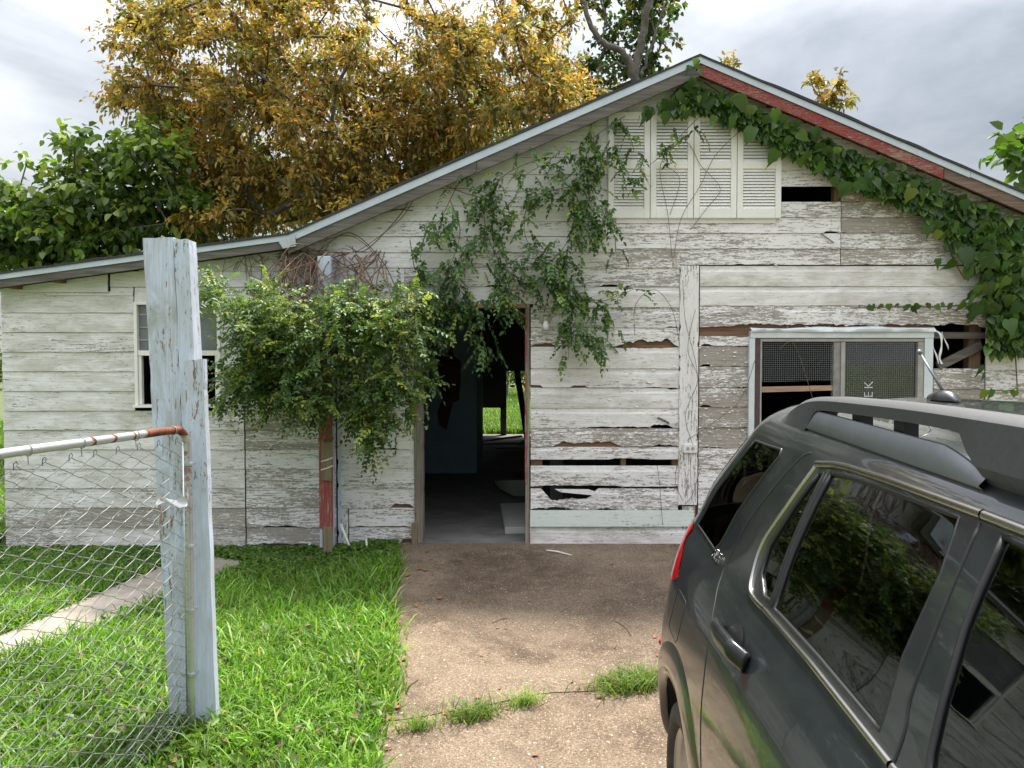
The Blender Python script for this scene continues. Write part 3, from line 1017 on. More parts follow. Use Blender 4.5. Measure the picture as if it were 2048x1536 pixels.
# --- shell of the house: side walls, back, wing, floors, inner partition
shell = empty('shell', (0.4, 11, 0), house)
xl_m, xr_m = wx(560), 5.45
zk = float(rake(xl_m)) - 0.1
def wallbox(name, x0, x1, y0, y1, z0, z1, mat):
    mb = MB(); mb.box(x0, x1, y0, y1, z0, z1); return mb.build(name, mat, shell)
XL = wx(10)
wallbox('side_wall', XL, XL + 0.1, WY + 0.01, 12.2, 0.02, float(rake(XL)) - 0.16, M['siding'])
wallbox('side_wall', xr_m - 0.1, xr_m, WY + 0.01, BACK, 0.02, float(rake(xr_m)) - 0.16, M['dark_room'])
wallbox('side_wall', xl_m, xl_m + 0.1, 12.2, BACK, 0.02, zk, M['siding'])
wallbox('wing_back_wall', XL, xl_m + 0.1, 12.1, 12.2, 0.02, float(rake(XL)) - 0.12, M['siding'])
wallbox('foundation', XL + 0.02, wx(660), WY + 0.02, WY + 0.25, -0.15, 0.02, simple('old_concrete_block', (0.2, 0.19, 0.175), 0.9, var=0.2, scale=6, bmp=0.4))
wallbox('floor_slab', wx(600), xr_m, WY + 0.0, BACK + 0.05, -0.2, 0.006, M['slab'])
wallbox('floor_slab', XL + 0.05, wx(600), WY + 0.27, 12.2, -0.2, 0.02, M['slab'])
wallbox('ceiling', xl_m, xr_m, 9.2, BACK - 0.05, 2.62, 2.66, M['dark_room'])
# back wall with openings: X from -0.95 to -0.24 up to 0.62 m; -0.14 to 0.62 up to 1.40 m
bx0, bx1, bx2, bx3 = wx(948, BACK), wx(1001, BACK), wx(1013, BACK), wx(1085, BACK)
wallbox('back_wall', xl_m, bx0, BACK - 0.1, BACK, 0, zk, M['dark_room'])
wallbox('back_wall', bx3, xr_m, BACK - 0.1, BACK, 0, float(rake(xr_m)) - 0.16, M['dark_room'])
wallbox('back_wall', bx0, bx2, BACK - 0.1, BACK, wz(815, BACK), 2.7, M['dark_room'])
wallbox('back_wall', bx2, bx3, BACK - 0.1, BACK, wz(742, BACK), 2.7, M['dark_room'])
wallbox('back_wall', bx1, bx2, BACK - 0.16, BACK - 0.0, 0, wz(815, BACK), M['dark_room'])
mb = MB()
xg = np.linspace(xl_m, xr_m, 25)
pts = [(float(x), float(rake(x)) - 0.12) for x in xg]
mb.prism([(xl_m, 2.3)] + pts + [(xr_m, 1.9)], BACK - 0.22, BACK - 0.17); mb.build('back_gable', M['dark_room'], shell)
mb = MB(); mb.bar(at(1034, 742, 15.6), at(1055, 880, 15.2), 0.09, 0.09); mb.build('leaning_plank', M['dark_room'], shell)
# blue partition with a torn hole; lath behind
PY = 11.2
hole = [(870, 712), (893, 708), (905, 690), (908, 712), (922, 722), (921, 765), (918, 800), (905, 806), (893, 860), (878, 850), (874, 825), (884, 800), (876, 770), (872, 735)]
hp = [at(x, y, PY) for x, y in hole]
pl, pr = wx(700, PY), wx(945, PY)
vs_ = [Vector((pl, 0.0)), Vector((pr, 0.0)), Vector((pr, 2.62)), Vector((pl, 2.62))] + [Vector((p[0], p[2])) for p in hp]
es_ = [(0, 1), (1, 2), (2, 3), (3, 0)] + [(4 + i, 4 + (i + 1) % len(hp)) for i in range(len(hp))]
cv, ce, cf, *_r = delaunay_2d_cdt(vs_, es_, [], 1, 1e-6)
def inside(p, poly):
    c = False
    j = len(poly) - 1
    for i in range(len(poly)):
        xi, yi = poly[i][0], poly[i][1]; xj, yj = poly[j][0], poly[j][1]
        if (yi > p[1]) != (yj > p[1]) and p[0] < (xj - xi) * (p[1] - yi) / (yj - yi) + xi: c = not c
        j = i
    return c
hpoly = [(p[0], p[2]) for p in hp]
fs = [q for q in cf if not inside((sum(cv[i][0] for i in q) / len(q), sum(cv[i][1] for i in q) / len(q)), hpoly)]
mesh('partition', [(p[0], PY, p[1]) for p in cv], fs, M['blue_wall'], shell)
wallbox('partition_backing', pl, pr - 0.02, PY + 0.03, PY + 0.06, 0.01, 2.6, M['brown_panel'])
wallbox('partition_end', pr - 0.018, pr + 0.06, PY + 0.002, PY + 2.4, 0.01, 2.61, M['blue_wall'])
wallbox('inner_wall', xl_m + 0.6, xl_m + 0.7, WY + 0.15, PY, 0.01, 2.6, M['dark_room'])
wallbox('inner_beam', xl_m, xr_m, 9.15, 9.19, 2.35, 3.0, M['dark_room'])
wallbox('plumbing_box', wx(1108), wx(1135), 7.6, 7.7, 0, 1.0, M['dark_room'])

# --- shutters over the gable opening
sx = [1214, 1298, 1384, 1470, 1558.5]
SY = WY - 0.055
slat_me = None
for k in range(4):
    x0, x1 = wx(sx[k], SY) + 0.003, wx(sx[k + 1], SY) - 0.003
    zt, zb = wz(223, SY), wz(436, SY)
    sh = empty('shutter', ((x0 + x1) / 2, SY, zb), house)
    st_w = 0.052
    mb = MB()
    zc0, zc1 = wz(337, SY), wz(322, SY)
    zl, zu = wz(416, SY), wz(238, SY)
    mb.box(x0, x0 + st_w, SY, SY + 0.03, zb, zt)
    mb.box(x1 - st_w, x1, SY, SY + 0.03, zb, zt)
    mb.box(x0 + st_w, x1 - st_w, SY + 0.002, SY + 0.028, zb, zl)
    mb.box(x0 + st_w, x1 - st_w, SY + 0.002, SY + 0.028, zc0, zc1)
    mb.box(x0 + st_w, x1 - st_w, SY + 0.002, SY + 0.028, zu, zt)
    mb.build('frame', M['shutter'], sh, bevel=0.003)
    wl_ = x1 - x0 - 2 * st_w
    for (za, zb2) in ((zl, zc0), (zc1, zu)):
        ns = 13
        for i in range(ns):
            zc = za + (zb2 - za) * (i + 0.5) / ns
            if slat_me is None:
                hh = (zb2 - za) / ns
                mb = MB()
                a = [(-0.5, -0.006, -hh * 0.50), (0.5, -0.006, -hh * 0.50), (0.5, 0.007, hh * 0.42), (-0.5, 0.007, hh * 0.42)]
                b_ = [(x, y + 0.004, z + 0.003) for x, y, z in a]
                mb.hexa(a, b_)
                o = mb.build('slat', M['shutter'], sh)
                slat_me = o.data
            else:
                o = link('slat', slat_me, None, sh)
            o.location = ((x0 + x1) / 2, SY + 0.014, zc)
            o.scale = (wl_ - 0.002, 1, 1)
    mb = MB(); mb.box(x0 + 0.02, x1 - 0.02, SY + 0.034, SY + 0.038, zb + 0.02, zt - 0.02); mb.build('backing', M['dark_room'], sh)
mb = MB(); mb.box(wx(1230), wx(1545), WY - 0.03, WY - 0.0, wz(447), wz(438)); mb.build('shutter_ledge', M['siding'], fwall, color=(0.15, 0.2, 0, 1))

# --- sash window in the wing
def win_sash():
    w = empty('sash_window', (wx(355), WY, wz(810)), house)
    yf = WY - 0.03
    mb = MB()
    X0, X1, Z0, Z1 = wx(273), wx(444), wz(812), wz(604)
    zm0, zm1 = wz(711), wz(701)
    for (a, b_, c, d) in ((X0, X0 + 0.028, Z0, Z1), (X1 - 0.028, X1, Z0, Z1), (X0 + 0.028, X1 - 0.028, Z1 - 0.025, Z1)):
        mb.box(a, b_, yf, WY + 0.06, c, d)
    mb.build('casing', M['shutter'], w)
    mb = MB(); mb.box(X0 - 0.01, X1 + 0.01, yf - 0.02, WY + 0.06, Z0 - 0.012, Z0 + 0.014); mb.build('sill', M['shutter'], w)
    mb = MB(); mb.box(X0 + 0.03, X1 - 0.03, yf + 0.012, WY + 0.05, zm0, zm1); mb.build('meeting_rail', M['shutter'], w)
    for x in (X0 + 0.03, X1 - 0.055):
        mb = MB(); mb.box(x, x + 0.025, yf + 0.02, WY + 0.03, Z0 + 0.016, zm0 - 0.001); mb.build('sash_stile', M['shutter'], w)
    mb = MB(); mb.box(X0 + 0.03, X1 - 0.03, WY + 0.012, WY + 0.016, zm1, Z1 - 0.026); mb.build('pane', M['dusty_glass'], w)
    mb = MB()
    for z in np.linspace(zm1 + 0.09, Z1 - 0.12, 3):
        mb.box(X0 + 0.03, X0 + 0.16, WY + 0.004, WY + 0.011, z, z + 0.012)
    mb.build('muntin', M['grey_frame'], w)
win_sash()

# --- sliding window on the right
def win_slide():
    w = empty('sliding_window', (wx(1680), WY, wz(890)), house)
    yf = WY - 0.055
    zb = wz(893)
    Z = lambda p: wz(p, yf)
    X = lambda p: wx(p, yf)
    mb = MB(); mb.box(X(1500), X(1866), yf, WY + 0.03, Z(676), Z(662)); mb.build('head', M['alu'], w, bevel=0.003)
    # crumpled flashing above the head
    n = 60
    v, f = [], []
    for i in range(n + 1):
        x = X(1500) + (X(1868) - X(1500)) * i / n
        a = float(n1d(x, 77, 6)); b_ = float(n1d(x, 78, 15))
        v += [(x, yf - 0.006 - 0.02 * a, Z(664) - 0.0), (x, yf - 0.012 - 0.03 * b_, Z(659) + 0.012 * (b_ - 0.5)), (x, yf + 0.02, Z(655) + 0.025 * (a - 0.4))]
    f = [(3 * i + k, 3 * i + 3 + k, 3 * i + 4 + k, 3 * i + 1 + k) for i in range(n) for k in range(2)]
    mesh('flashing', v, f, M['alu'], w, True)
    mb = MB(); mb.box(X(1498), X(1509), yf + 0.002, WY + 0.03, zb, Z(676.5)); mb.build('jamb', M['alu'], w)
    mb = MB(); mb.box(X(1848), X(1865), yf + 0.002, WY + 0.03, zb, Z(676.5)); mb.build('jamb', M['alu'], w)
    mb = MB(); mb.box(X(1509.5), X(1520), yf + 0.006, WY + 0.03, zb, Z(677)); mb.build('weatherstrip', M['brown_strip'], w)
    mb = MB()
    mb.box(X(1520.5), X(1523.5), yf + 0.008, WY + 0.02, zb, Z(677))
    mb.box(X(1524), X(1847), yf + 0.012, WY + 0.02, Z(683), Z(677))
    mb.box(X(1682), X(1690), yf + 0.008, WY + 0.02, zb, Z(684))
    mb.box(X(1836), X(1847), yf + 0.010, WY + 0.02, zb, Z(684))
    mb.build('sash_frame', M['grey_frame'], w)
    mb = MB(); mb.box(X(1668), X(1681.5), yf + 0.02, WY + 0.02, zb, Z(684)); mb.build('curtain_edge', simple('grey_gauze', (0.26, 0.25, 0.235), 0.9, var=0.25, scale=15), w)
    mesh('fly_screen', [(X(1524), yf + 0.025, Z(764)), (X(1668), yf + 0.025, Z(762)), (X(1668), yf + 0.025, Z(683)), (X(1524), yf + 0.025, Z(683))], [(0, 1, 2, 3)], M['screen'], w)
    mb = MB(); mb.hexa([(X(1522), yf + 0.03, Z(785)), (X(1674), yf + 0.03, Z(781)), (X(1674), yf + 0.03, Z(771)), (X(1522), yf + 0.03, Z(774))], [(X(1522), yf + 0.05, Z(785)), (X(1674), yf + 0.05, Z(781)), (X(1674), yf + 0.05, Z(771)), (X(1522), yf + 0.05, Z(774))])
    mb.build('lath', M['tan_wood'], w)
    mesh('fly_screen', [(X(1690), yf + 0.02, zb), (X(1836), yf + 0.02, zb), (X(1836), yf + 0.02, Z(684)), (X(1690), yf + 0.02, Z(684))], [(0, 1, 2, 3)], M['screen_fine'], w)
    mb = MB(); mb.box(X(1690), X(1836), WY - 0.01, WY - 0.006, zb, Z(684)); mb.build('pane', M['win_glass'], w)
    # a printed board leaning behind the pane
    by = WY + 0.002
    mb = MB(); mb.box(wx(1694, by), wx(1775, by), by, by + 0.01, wz(900, by), wz(690, by)); mb.build('printed_board', simple('blue_grey_wrap', (0.26, 0.29, 0.33), 0.7, var=0.12, scale=4), w)
    cu = bpy.data.curves.new('lettering', 'FONT'); cu.body = 'E-TEK'; cu.size = 0.118; cu.space_character = 1.35; cu.extrude = 0.0005; cu.offset = -0.001
    t = link('lettering', text_mesh(cu), M['print'], w)
    t.location = (wx(1744, by), WY - 0.013, wz(846, by)); t.rotation_euler = (math.pi / 2, -math.pi / 2, 0)
    mb = MB(); mb.bar(at(1770, 771, WY + 0.2), at(1850, 768, WY + 0.2), 0.02, 0.05); mb.build('lath', M['tan_wood'], w)
    mb = MB(); mb.box(X(1500), X(1866), yf, WY + 0.03, zb - 0.03, zb); mb.build('sill', M['alu'], w)
win_slide()

# ------------------------------------------------------------------ small things on the wall
lc = at(1091, 636, WY - 0.024)
lamp = empty('wall_lamp', tuple(lc), label='cream porch lamp holder with a bare white bulb beside the doorway', cat='lamp')
mb = MB(); mb.lathe([(0.0, -0.012), (0.045, -0.012), (0.058, -0.004), (0.06, 0.004), (0.0, 0.004)], lc, 'y', 24); mb.build('base', M['cream_metal'], lamp, True)
mb = MB(); mb.tube([(lc[0], lc[1] - 0.012, lc[2] - 0.002), (lc[0], lc[1] - 0.045, lc[2] - 0.010), (lc[0], lc[1] - 0.06, lc[2] - 0.035)], [0.026, 0.028, 0.029], 14); mb.build('socket', M['cream_metal'], lamp, True)
mb = MB(); mb.lathe([(0.0, -0.052), (0.018, -0.048), (0.030, -0.034), (0.034, -0.016), (0.030, 0.004), (0.020, 0.02), (0.017, 0.034)], (lc[0], lc[1] - 0.06, lc[2] - 0.062), 'z', 18); mb.build('bulb', M['bulb'], lamp, True)
mb = MB(); mb.box(lc[0] - 0.022, lc[0] + 0.016, lc[1] - 0.0145, lc[1] - 0.0125, lc[2] + 0.016, lc[2] + 0.026); mb.build('slot', M['black_rubber'], lamp)

oc = at(1380, 897, WY - 0.05)
outlet = empty('outlet_box', tuple(oc), label='white double power outlet on the upright trim board', cat='outlet')
mb = MB(); mb.box(oc[0] - 0.062, oc[0] + 0.062, oc[1] - 0.012, WY - 0.034, oc[2] - 0.040, oc[2] + 0.040); mb.build('cover', M['white_plastic'], outlet, bevel=0.004)
for s in (-1, 1):
    c = (oc[0] + s * 0.022, oc[1] - 0.0135, oc[2])
    mb = MB(); mb.lathe([(0.0, -0.002), (0.016, -0.002), (0.017, 0.001)], c, 'y', 16); r_ = mb.build('receptacle', simple('receptacle_grey', (0.45, 0.44, 0.42), 0.5), outlet)
    mb = MB()
    for q in (-1, 1): mb.box(c[0] - 0.007, c[0] + 0.004, c[1] - 0.0035, c[1] - 0.0022, c[2] + q * 0.006 - 0.0012, c[2] + q * 0.006 + 0.0012)
    mb.build('slot', M['black_rubber'], r_)

# porch post in front of the wall
PYp = 6.74
pp = empty('porch_post', (wx(652, PYp), PYp, 0), label='square porch post, pale blue above and red below, against the wall', cat='post')
px0, px1 = wx(637, PYp), wx(664, PYp)
mb = MB(); mb.box(px0, px1 - 0.002, PYp, PYp + 0.10, 0.02, wz(512, PYp)); mb.build('shaft', M['post_blue'], pp, color=(0.12, 0.2, 0, 1), bevel=0.004)
mb = MB(); mb.box(px0 + 0.004, px1 + 0.002, PYp - 0.020, PYp - 0.001, wz(1056, PYp), wz(690, PYp)); mb.build('red_board', M['red_paint'], pp, color=(0.02, 0.25, 0, 1))
mb = MB(); mb.hexa([at(642, 960, PYp - 0.06), at(663, 962, PYp - 0.06), at(665, 884, PYp - 0.06), at(643, 883, PYp - 0.06)], [at(642, 960, PYp - 0.021), at(663, 962, PYp - 0.021), at(665, 884, PYp - 0.021), at(643, 883, PYp - 0.021)]); blk = mb.build('nailed_block', M['block_wood'], pp)
for (a, b_) in (((642, 923), (666, 915)), ((642, 940), (666, 931))):
    mb = MB(); mb.tube([at(*a, PYp - 0.063), at((a[0] + b_[0]) / 2, (a[1] + b_[1]) / 2 + 1, PYp - 0.064), at(*b_, PYp - 0.063)], 0.006, 6); mb.build('strap', M['rag'], blk)
mb = MB(); mb.hexa([at(645, 1106, PYp - 0.05), at(665, 1106, PYp - 0.05), at(667, 1053, PYp - 0.05), at(645, 1053, PYp - 0.05)], [at(645, 1106, PYp - 0.005), at(665, 1106, PYp - 0.005), at(667, 1053, PYp - 0.005), at(645, 1053, PYp - 0.005)]); mb.build('foot_block', M['block_wood'], pp)

# white pipe stubs
def pipe_stub(a, b_, r, lab):
    mb = MB(); mb.tube([a, b_], r, 12); o = mb.build('pipe_stub', M['white_plastic'], None, True)
    tag(o, lab, 'pipe')
pipe_stub(at(702, 1100, 6.72), at(681, 1048, 6.80), 0.011, 'longer white plastic pipe leaning at the foot of the wall')
pipe_stub(at(735, 1100, 6.70), at(732, 1078, 6.74), 0.009, 'short white plastic pipe stub in the weeds by the wall')

# panel lying in the doorway, floor covering scrap, stick
v = [at(1001, 1019, 8.55), at(1062, 1013, 8.6), at(1064, 1058, 7.35), at(1012, 1060, 7.32)]
z0 = 0.008
tp = [(p[0], p[1], 0.0) for p in (np.array([wx(1001, 8.6), 8.55, 0]), np.array([wx(1068, 8.6), 8.6, 0]), np.array([wx(1072, 7.35), 7.35, 0]), np.array([wx(1010, 7.32), 7.32, 0]))]
mb = MB(); mb.hexa([(x, y, z0) for x, y, _ in tp], [(x, y, 0.07) for x, y, _ in tp])
tag(mb.build('loose_panel', simple('dusty_white_panel', (0.44, 0.43, 0.42), 0.6, var=0.12, scale=3), bevel=0.004), 'grey white flat panel lying on the floor inside the doorway', 'panel')
sp = [(-0.25, 10.4), (0.35, 10.5), (0.40, 9.2), (0.02, 9.25), (-0.15, 9.7)]
mb = MB(); mb.v = [(x, y, 0.008) for x, y in sp] + [(x, y, 0.026) for x, y in sp]; k_ = len(sp)
mb.f = [tuple(range(k_, 2 * k_))] + [(i, (i + 1) % k_, (i + 1) % k_ + k_, i + k_) for i in range(k_)]
tag(mb.build('floor_scrap', simple('dark_linoleum', (0.05, 0.045, 0.042), 0.4, var=0.3, scale=6)), 'dark curled scrap of floor covering deep inside the doorway', 'floor scrap')


def gpt(px, py, dz=0.0):
    """point of the sloping ground seen at a photo point"""
    d = _fw + np.array([(px - 1024) / FPX, 0, 0]) - _up * (py - 768) / FPX
    t = (CAMP[2] + SLOPE * 7.0) / (-d[2] + SLOPE * d[1])
    p = CAMP + d * t
    p[2] += dz
    return p


mb = MB(); mb.tube([gpt(1093, 1103, 0.012), gpt(1115, 1107, 0.018), gpt(1143, 1113, 0.012)], [0.006, 0.008, 0.004], 5)
tag(mb.build('white_splinter', M['siding'], color=(0.1, 0, 0, 1)), 'white paint splinter lying on the driveway below the wall', 'splinter')

# rubble deep inside the house
rgd = np.random.RandomState(17)
for i, (x, y, L, rz, lb) in enumerate(((-0.45, 14.6, 1.1, .15, 'long grey plank lying across the floor deep inside the house'), (0.1, 13.8, .8, -.3, 'shorter broken plank lying on the floor inside the house'), (-0.2, 15.4, .9, .5, 'slanting broken plank near the back opening of the house'), (0.25, 14.9, .6, 1.2, 'stub of timber on the floor near the back opening'))):
    d_ = np.array([math.cos(rz), math.sin(rz), 0]) * L / 2
    mb = MB(); mb.bar(np.array([x, y, .045]) - d_, np.array([x, y, .06 + .02 * i]) + d_, .09, .03)
    tag(mb.build('fallen_plank', M['grey_wood']), lb, 'plank')
# curled paint flakes lifting off the boards, and rusty nail heads
def flakes(n, boxes, rng):
    V, F = [], []
    for (x0, x1, y0, y1, k) in boxes:
        for _ in range(int(k)):
            px, py = rng.uniform(x0, x1), rng.uniform(y0, y1)
            if any(a < px < b and c < py < d for a, b, c, d in ((1055, 1360, 914, 934), (1075, 1215, 968, 1006), (1270, 1360, 828, 852), (1222, 1360, 668, 698), (1055, 1250, 874, 897), (1395, 1500, 652, 676))): continue
            p = at(px, py, WY - 0.0215)
            L, H = rng.uniform(.008, .035), rng.uniform(.004, .011)
            lift = rng.uniform(.2, 1.0)
            sg = rng.choice((-1, 1))
            o = len(V)
            for t in (0, .5, 1):
                for q in (0, 1):
                    V.append((p[0] + (q - .5) * L * (1 - .3 * t * rng.rand()), p[1] - lift * .012 * t * t, p[2] + sg * H * t * (1 - .25 * t)))
            F += [(o, o + 1, o + 3, o + 2), (o + 2, o + 3, o + 5, o + 4)]
    return V, F
V_, F_ = flakes(0, [(1062, 1356, 615, 1018, 420), (1398, 1496, 660, 970, 160), (1398, 1960, 612, 655, 90), (1235, 1670, 405, 530, 90), (1680, 1960, 376, 530, 120), (492, 640, 825, 1090, 90), (685, 828, 825, 1085, 60), (700, 1230, 400, 600, 80), (1866, 1966, 738, 850, 40)], np.random.RandomState(4))
o = mesh('paint_flakes', V_, F_, simple('paint_flake', (0.84, 0.79, 0.73), 0.7, var=0.1), fwall); o['kind'] = 'stuff'
V_, F_ = [], []
for row in list(np.arange(600, 1090, 39.3)) + list(np.arange(380, 600, 31.5)):
    for cx in (20, 262, 480, 497, 690, 820, 1070, 1240, 1350, 1405, 1490, 1555, 1665, 1685, 1870, 1960, 1975):
        if row < 600 and cx < 700: continue
        p = at(cx + rgd.randn() * 2.5, row + 28 + rgd.randn() * 3, WY - .0225)
        if p[2] > wall_top(p[0]) - .05 or (1497 < cx < 1866 and row > 620): continue
        o_ = len(V_)
        for k in range(6):
            V_.append((p[0] + .0035 * math.cos(k * 1.047), p[1], p[2] + .0035 * math.sin(k * 1.047)))
        F_.append(tuple(range(o_, o_ + 6)))
o = mesh('nail_heads', V_, F_, simple('rusty_nail', (0.10, 0.05, 0.03), 0.8), fwall); o['kind'] = 'stuff'

# ------------------------------------------------------------------ the parked car (dark grey SUV, backed towards the house)
CO, CPSI = np.array([1.505, 3.34]), math.radians(2.5)
CS = np.array([(.78, .28), (.885, .36), (.92, .55), (.93, .75), (.917, .92), (.885, 1.05), (.845, 1.13), (.822, 1.165), (.755, 1.34), (.675, 1.53), (.642, 1.592), (.575, 1.634), (.38, 1.653), (.2, 1.659), (0, 1.661)])
CUR = np.array([.03, .0, .0, .02, .10, .13, .155, .175, .30, .49, .54, .55, .55, .55, .55])
CRS = np.array([.62, .62, .62, .62, .6, .54, .46, .40, .35, .33, .33, .33, .33, .33, .33])
CSEG = np.r_[0, np.cumsum(np.hypot(*np.diff(CS, axis=0).T))]
CLEN, CNP, CWR = 4.70, 2.4, .85


def herm(x, y, q):
    m = np.gradient(y, x)
    i = np.clip(np.searchsorted(x, q) - 1, 0, len(x) - 2)
    h = x[i + 1] - x[i]
    t = (q - x[i]) / h
    return (2*t**3 - 3*t**2 + 1)*y[i] + (t**3 - 2*t**2 + t)*h*m[i] + (-2*t**3 + 3*t**2)*y[i+1] + (t**3 - t**2)*h*m[i+1]


def car_uwh(a, s):
    a = np.asarray(a, float); s = np.asarray(s, float)
    W = herm(CSEG, CS[:, 0], s); H = herm(CSEG, CS[:, 1], s)
    ur = np.interp(s, CSEG, CUR); R = np.interp(s, CSEG, CRS)
    t = np.clip((R - a) / (R + CWR), 0, 1) * math.pi / 2
    uu = np.where(a >= R, a, R * (1 - np.sin(t) ** (2 / CNP)))
    T = np.where(a >= R, 1.0, np.maximum(np.cos(t), 0) ** (2 / CNP))
    u = np.where(a >= R, a + ur * np.clip((1.6 - a) / 1.1, 0, 1), uu + ur)
    # front: mirrored rounding, wind-screen and bonnet
    RF = 0.7
    af = CLEN - a
    tf = np.clip((RF - af) / (RF + CWR), 0, 1) * math.pi / 2
    u = np.where(af < RF, CLEN - RF * (1 - np.sin(tf) ** (2 / CNP)), u)
    T = np.where(af < RF, np.maximum(np.cos(tf), 0) ** (2 / CNP), T)
    g = np.clip((3.75 - u) / 0.85, 0, 1)
    g = g * g * (3 - 2 * g)
    H = np.where(H > 1.10, 1.10 + (H - 1.10) * (0.10 + 0.90 * g), H)
    return u, W * T, H


def car_world(u, w, h):
    x = CO[0] - u * math.sin(CPSI) - w * math.cos(CPSI)
    y = CO[1] - u * math.cos(CPSI) + w * math.sin(CPSI)
    return np.stack([x, y, -SLOPE * (7 - y) + h], -1)


def car_pt(a, s, off=0.0, side=1):
    a = np.atleast_1d(np.asarray(a, float)); s = np.atleast_1d(np.asarray(s, float))
    e = 2e-3
    def P(a_, s_):
        u, w, h = car_uwh(a_, np.clip(s_, 0, CSEG[-1] - 1e-4))
        return car_world(u, w * side, h)
    p = P(a, s)
    n = np.cross(P(a + e, s) - P(a - e, s), P(a, s + e) - P(a, s - e)) * (-1)
    n = n * side
    n /= np.linalg.norm(n, axis=1)[:, None] + 1e-12
    # outward check against the car's middle line
    mid = car_world(car_uwh(a, s)[0], 0 * a, np.full_like(a, 0.95))
    sg = np.sign(np.sum((p - mid) * n, axis=1))
    n *= np.where(sg == 0, 1, sg)[:, None]
    return p + n * off, n


def h2s(h):
    hh = np.linspace(0, CSEG[-1], 800)
    return float(np.interp(h, herm(CSEG, CS[:, 1], hh), hh))


def arc(cu, ch, r, a0, a1, n):
    return [(cu + r * math.cos(math.radians(t)), h2s(max(0.281, ch + r * math.sin(math.radians(t))))) for t in np.linspace(a0, a1, n)]


WR_U, WF_U, WHH, ARCH = 0.88, 3.74, 0.335, 0.405
reg = {}
reg['quarter_glass'] = [(.36, 1.365), (.72, 1.375), (.757, 1.355), (.762, 1.32), (.768, 1.02), (.75, .99), (.40, 1.0)]
reg['tail_light'] = [(.02, .992), (.385, .982), (.40, .93), (.50, .875), (.585, .815), (.55, .79), (.3, .73), (.02, .71)]
reg['small_glass'] = [(1.318, 1.362), (1.372, 1.368), (1.445, 1.022), (1.375, 1.015), (1.275, 1.055), (1.243, 1.13), (1.272, 1.26)]
reg['door_glass'] = [(1.44, 1.374), (1.75, 1.392), (2.072, 1.400), (2.098, 1.30), (2.094, 1.15), (2.107, 1.018), (1.80, 1.020), (1.487, 1.014), (1.455, 1.19)]
reg['front_glass'] = [(2.196, 1.400), (2.85, 1.400), (3.30, 1.20), (3.52, 1.035), (3.0, 1.02), (2.268, 1.010), (2.245, 1.06), (2.208, 1.25)]
reg['fuel_door'] = [(.665, .79), (.80, .79), (.815, .775), (.815, .655), (.80, .64), (.665, .64), (.65, .655), (.65, .775)]
reg['rear_window'] = [(-.84, 1.02), (.10, 1.02), (.17, 1.06), (.17, 1.32), (.12, 1.36), (-.84, 1.36)]
reg['windscreen'] = [(3.02, 1.47), (3.60, 1.45), (3.60, 2.06), (3.02, 2.06)]
reg['head_lamp'] = [(4.25, .80), (4.55, .80), (4.95, .78), (4.95, .66), (4.45, .66), (4.27, .70)]
arch_r = [(WR_U - ARCH, 0.0)] + [p for p in arc(WR_U, WHH, ARCH, 180, 0, 25)] + [(WR_U + ARCH, 0.0)]
arch_f = [(WF_U - ARCH, 0.0)] + [p for p in arc(WF_U, WHH, ARCH, 180, 0, 25)] + [(WF_U + ARCH, 0.0)]
rd_rear = [(1.105, 1.400), (1.02, 1.372), (.965, 1.27), (.930, 1.13), (.944, .995), (1.01, .93), (1.08, .885), (1.154, .827), (1.205, .76), (1.25, .66), (1.30, .50), (1.33, .30), (1.345, .03)]
b_gap = [(2.133, 1.405), (2.147, 1.25), (2.156, 1.104), (2.175, 1.01), (2.178, .6), (2.16, .03)]
fd_front = [(3.42, 1.03), (3.30, .70), (3.26, .40), (3.25, .03)]
reg['rear_door'] = rd_rear + [(2.16, .03)] + b_gap[::-1][1:]
reg['front_door'] = b_gap + [(3.25, .03), (3.26, .40), (3.30, .70), (3.42, 1.03), (3.52, 1.035), (3.30, 1.205), (2.86, 1.405)]
ORDER = ['quarter_glass', 'tail_light', 'small_glass', 'door_glass', 'front_glass', 'fuel_door', 'rear_window', 'windscreen', 'head_lamp']


def dens(poly, step=0.03):
    out = []
    for i in range(len(poly)):
        p, q = np.array(poly[i]), np.array(poly[(i + 1) % len(poly)])
        k = max(1, int(np.hypot(*(q - p)) / step))
        out += [tuple(p + (q - p) * j / k) for j in range(k)]
    return out


A0, A1 = -CWR + 0.002, CLEN + CWR - 0.002
S1 = CSEG[-1] - 1e-3
polys = {k: dens(v) for k, v in reg.items()}
polys['_arch_r'] = dens(arch_r); polys['_arch_f'] = dens(arch_f)
polys['_out'] = dens([(A0, 0.0), (A1, 0.0), (A1, S1), (A0, S1)], 0.05)
pv, pe = [], []
for k, pl_ in polys.items():
    o = len(pv)
    pv += [Vector(p) for p in pl_]
    pe += [(o + i, o + (i + 1) % len(pl_)) for i in range(len(pl_))]
for a in np.arange(A0 + .02, A1, 0.04):
    for s in np.arange(0.02, S1, 0.035):
        pv.append(Vector((a + 0.004 * math.sin(s * 91), s + 0.003 * math.sin(a * 57))))
cv, ce, cf, *_r = delaunay_2d_cdt(pv, pe, [], 1, 1e-5)
CV = np.array([(p[0], p[1]) for p in cv])
CF = np.array([q for q in cf if len(q) == 3])
cen = CV[CF].mean(axis=1)


def pin(poly, P):
    poly = np.asarray(poly)
    x, y = P[:, 0], P[:, 1]
    c = np.zeros(len(P), bool)
    j = len(poly) - 1
    for i in range(len(poly)):
        xi, yi = poly[i]; xj, yj = poly[j]
        with np.errstate(divide='ignore', invalid='ignore'):
            c ^= ((yi > y) != (yj > y)) & (x < (xj - xi) * (y - yi) / (yj - yi + 1e-15) + xi)
        j = i
    return c


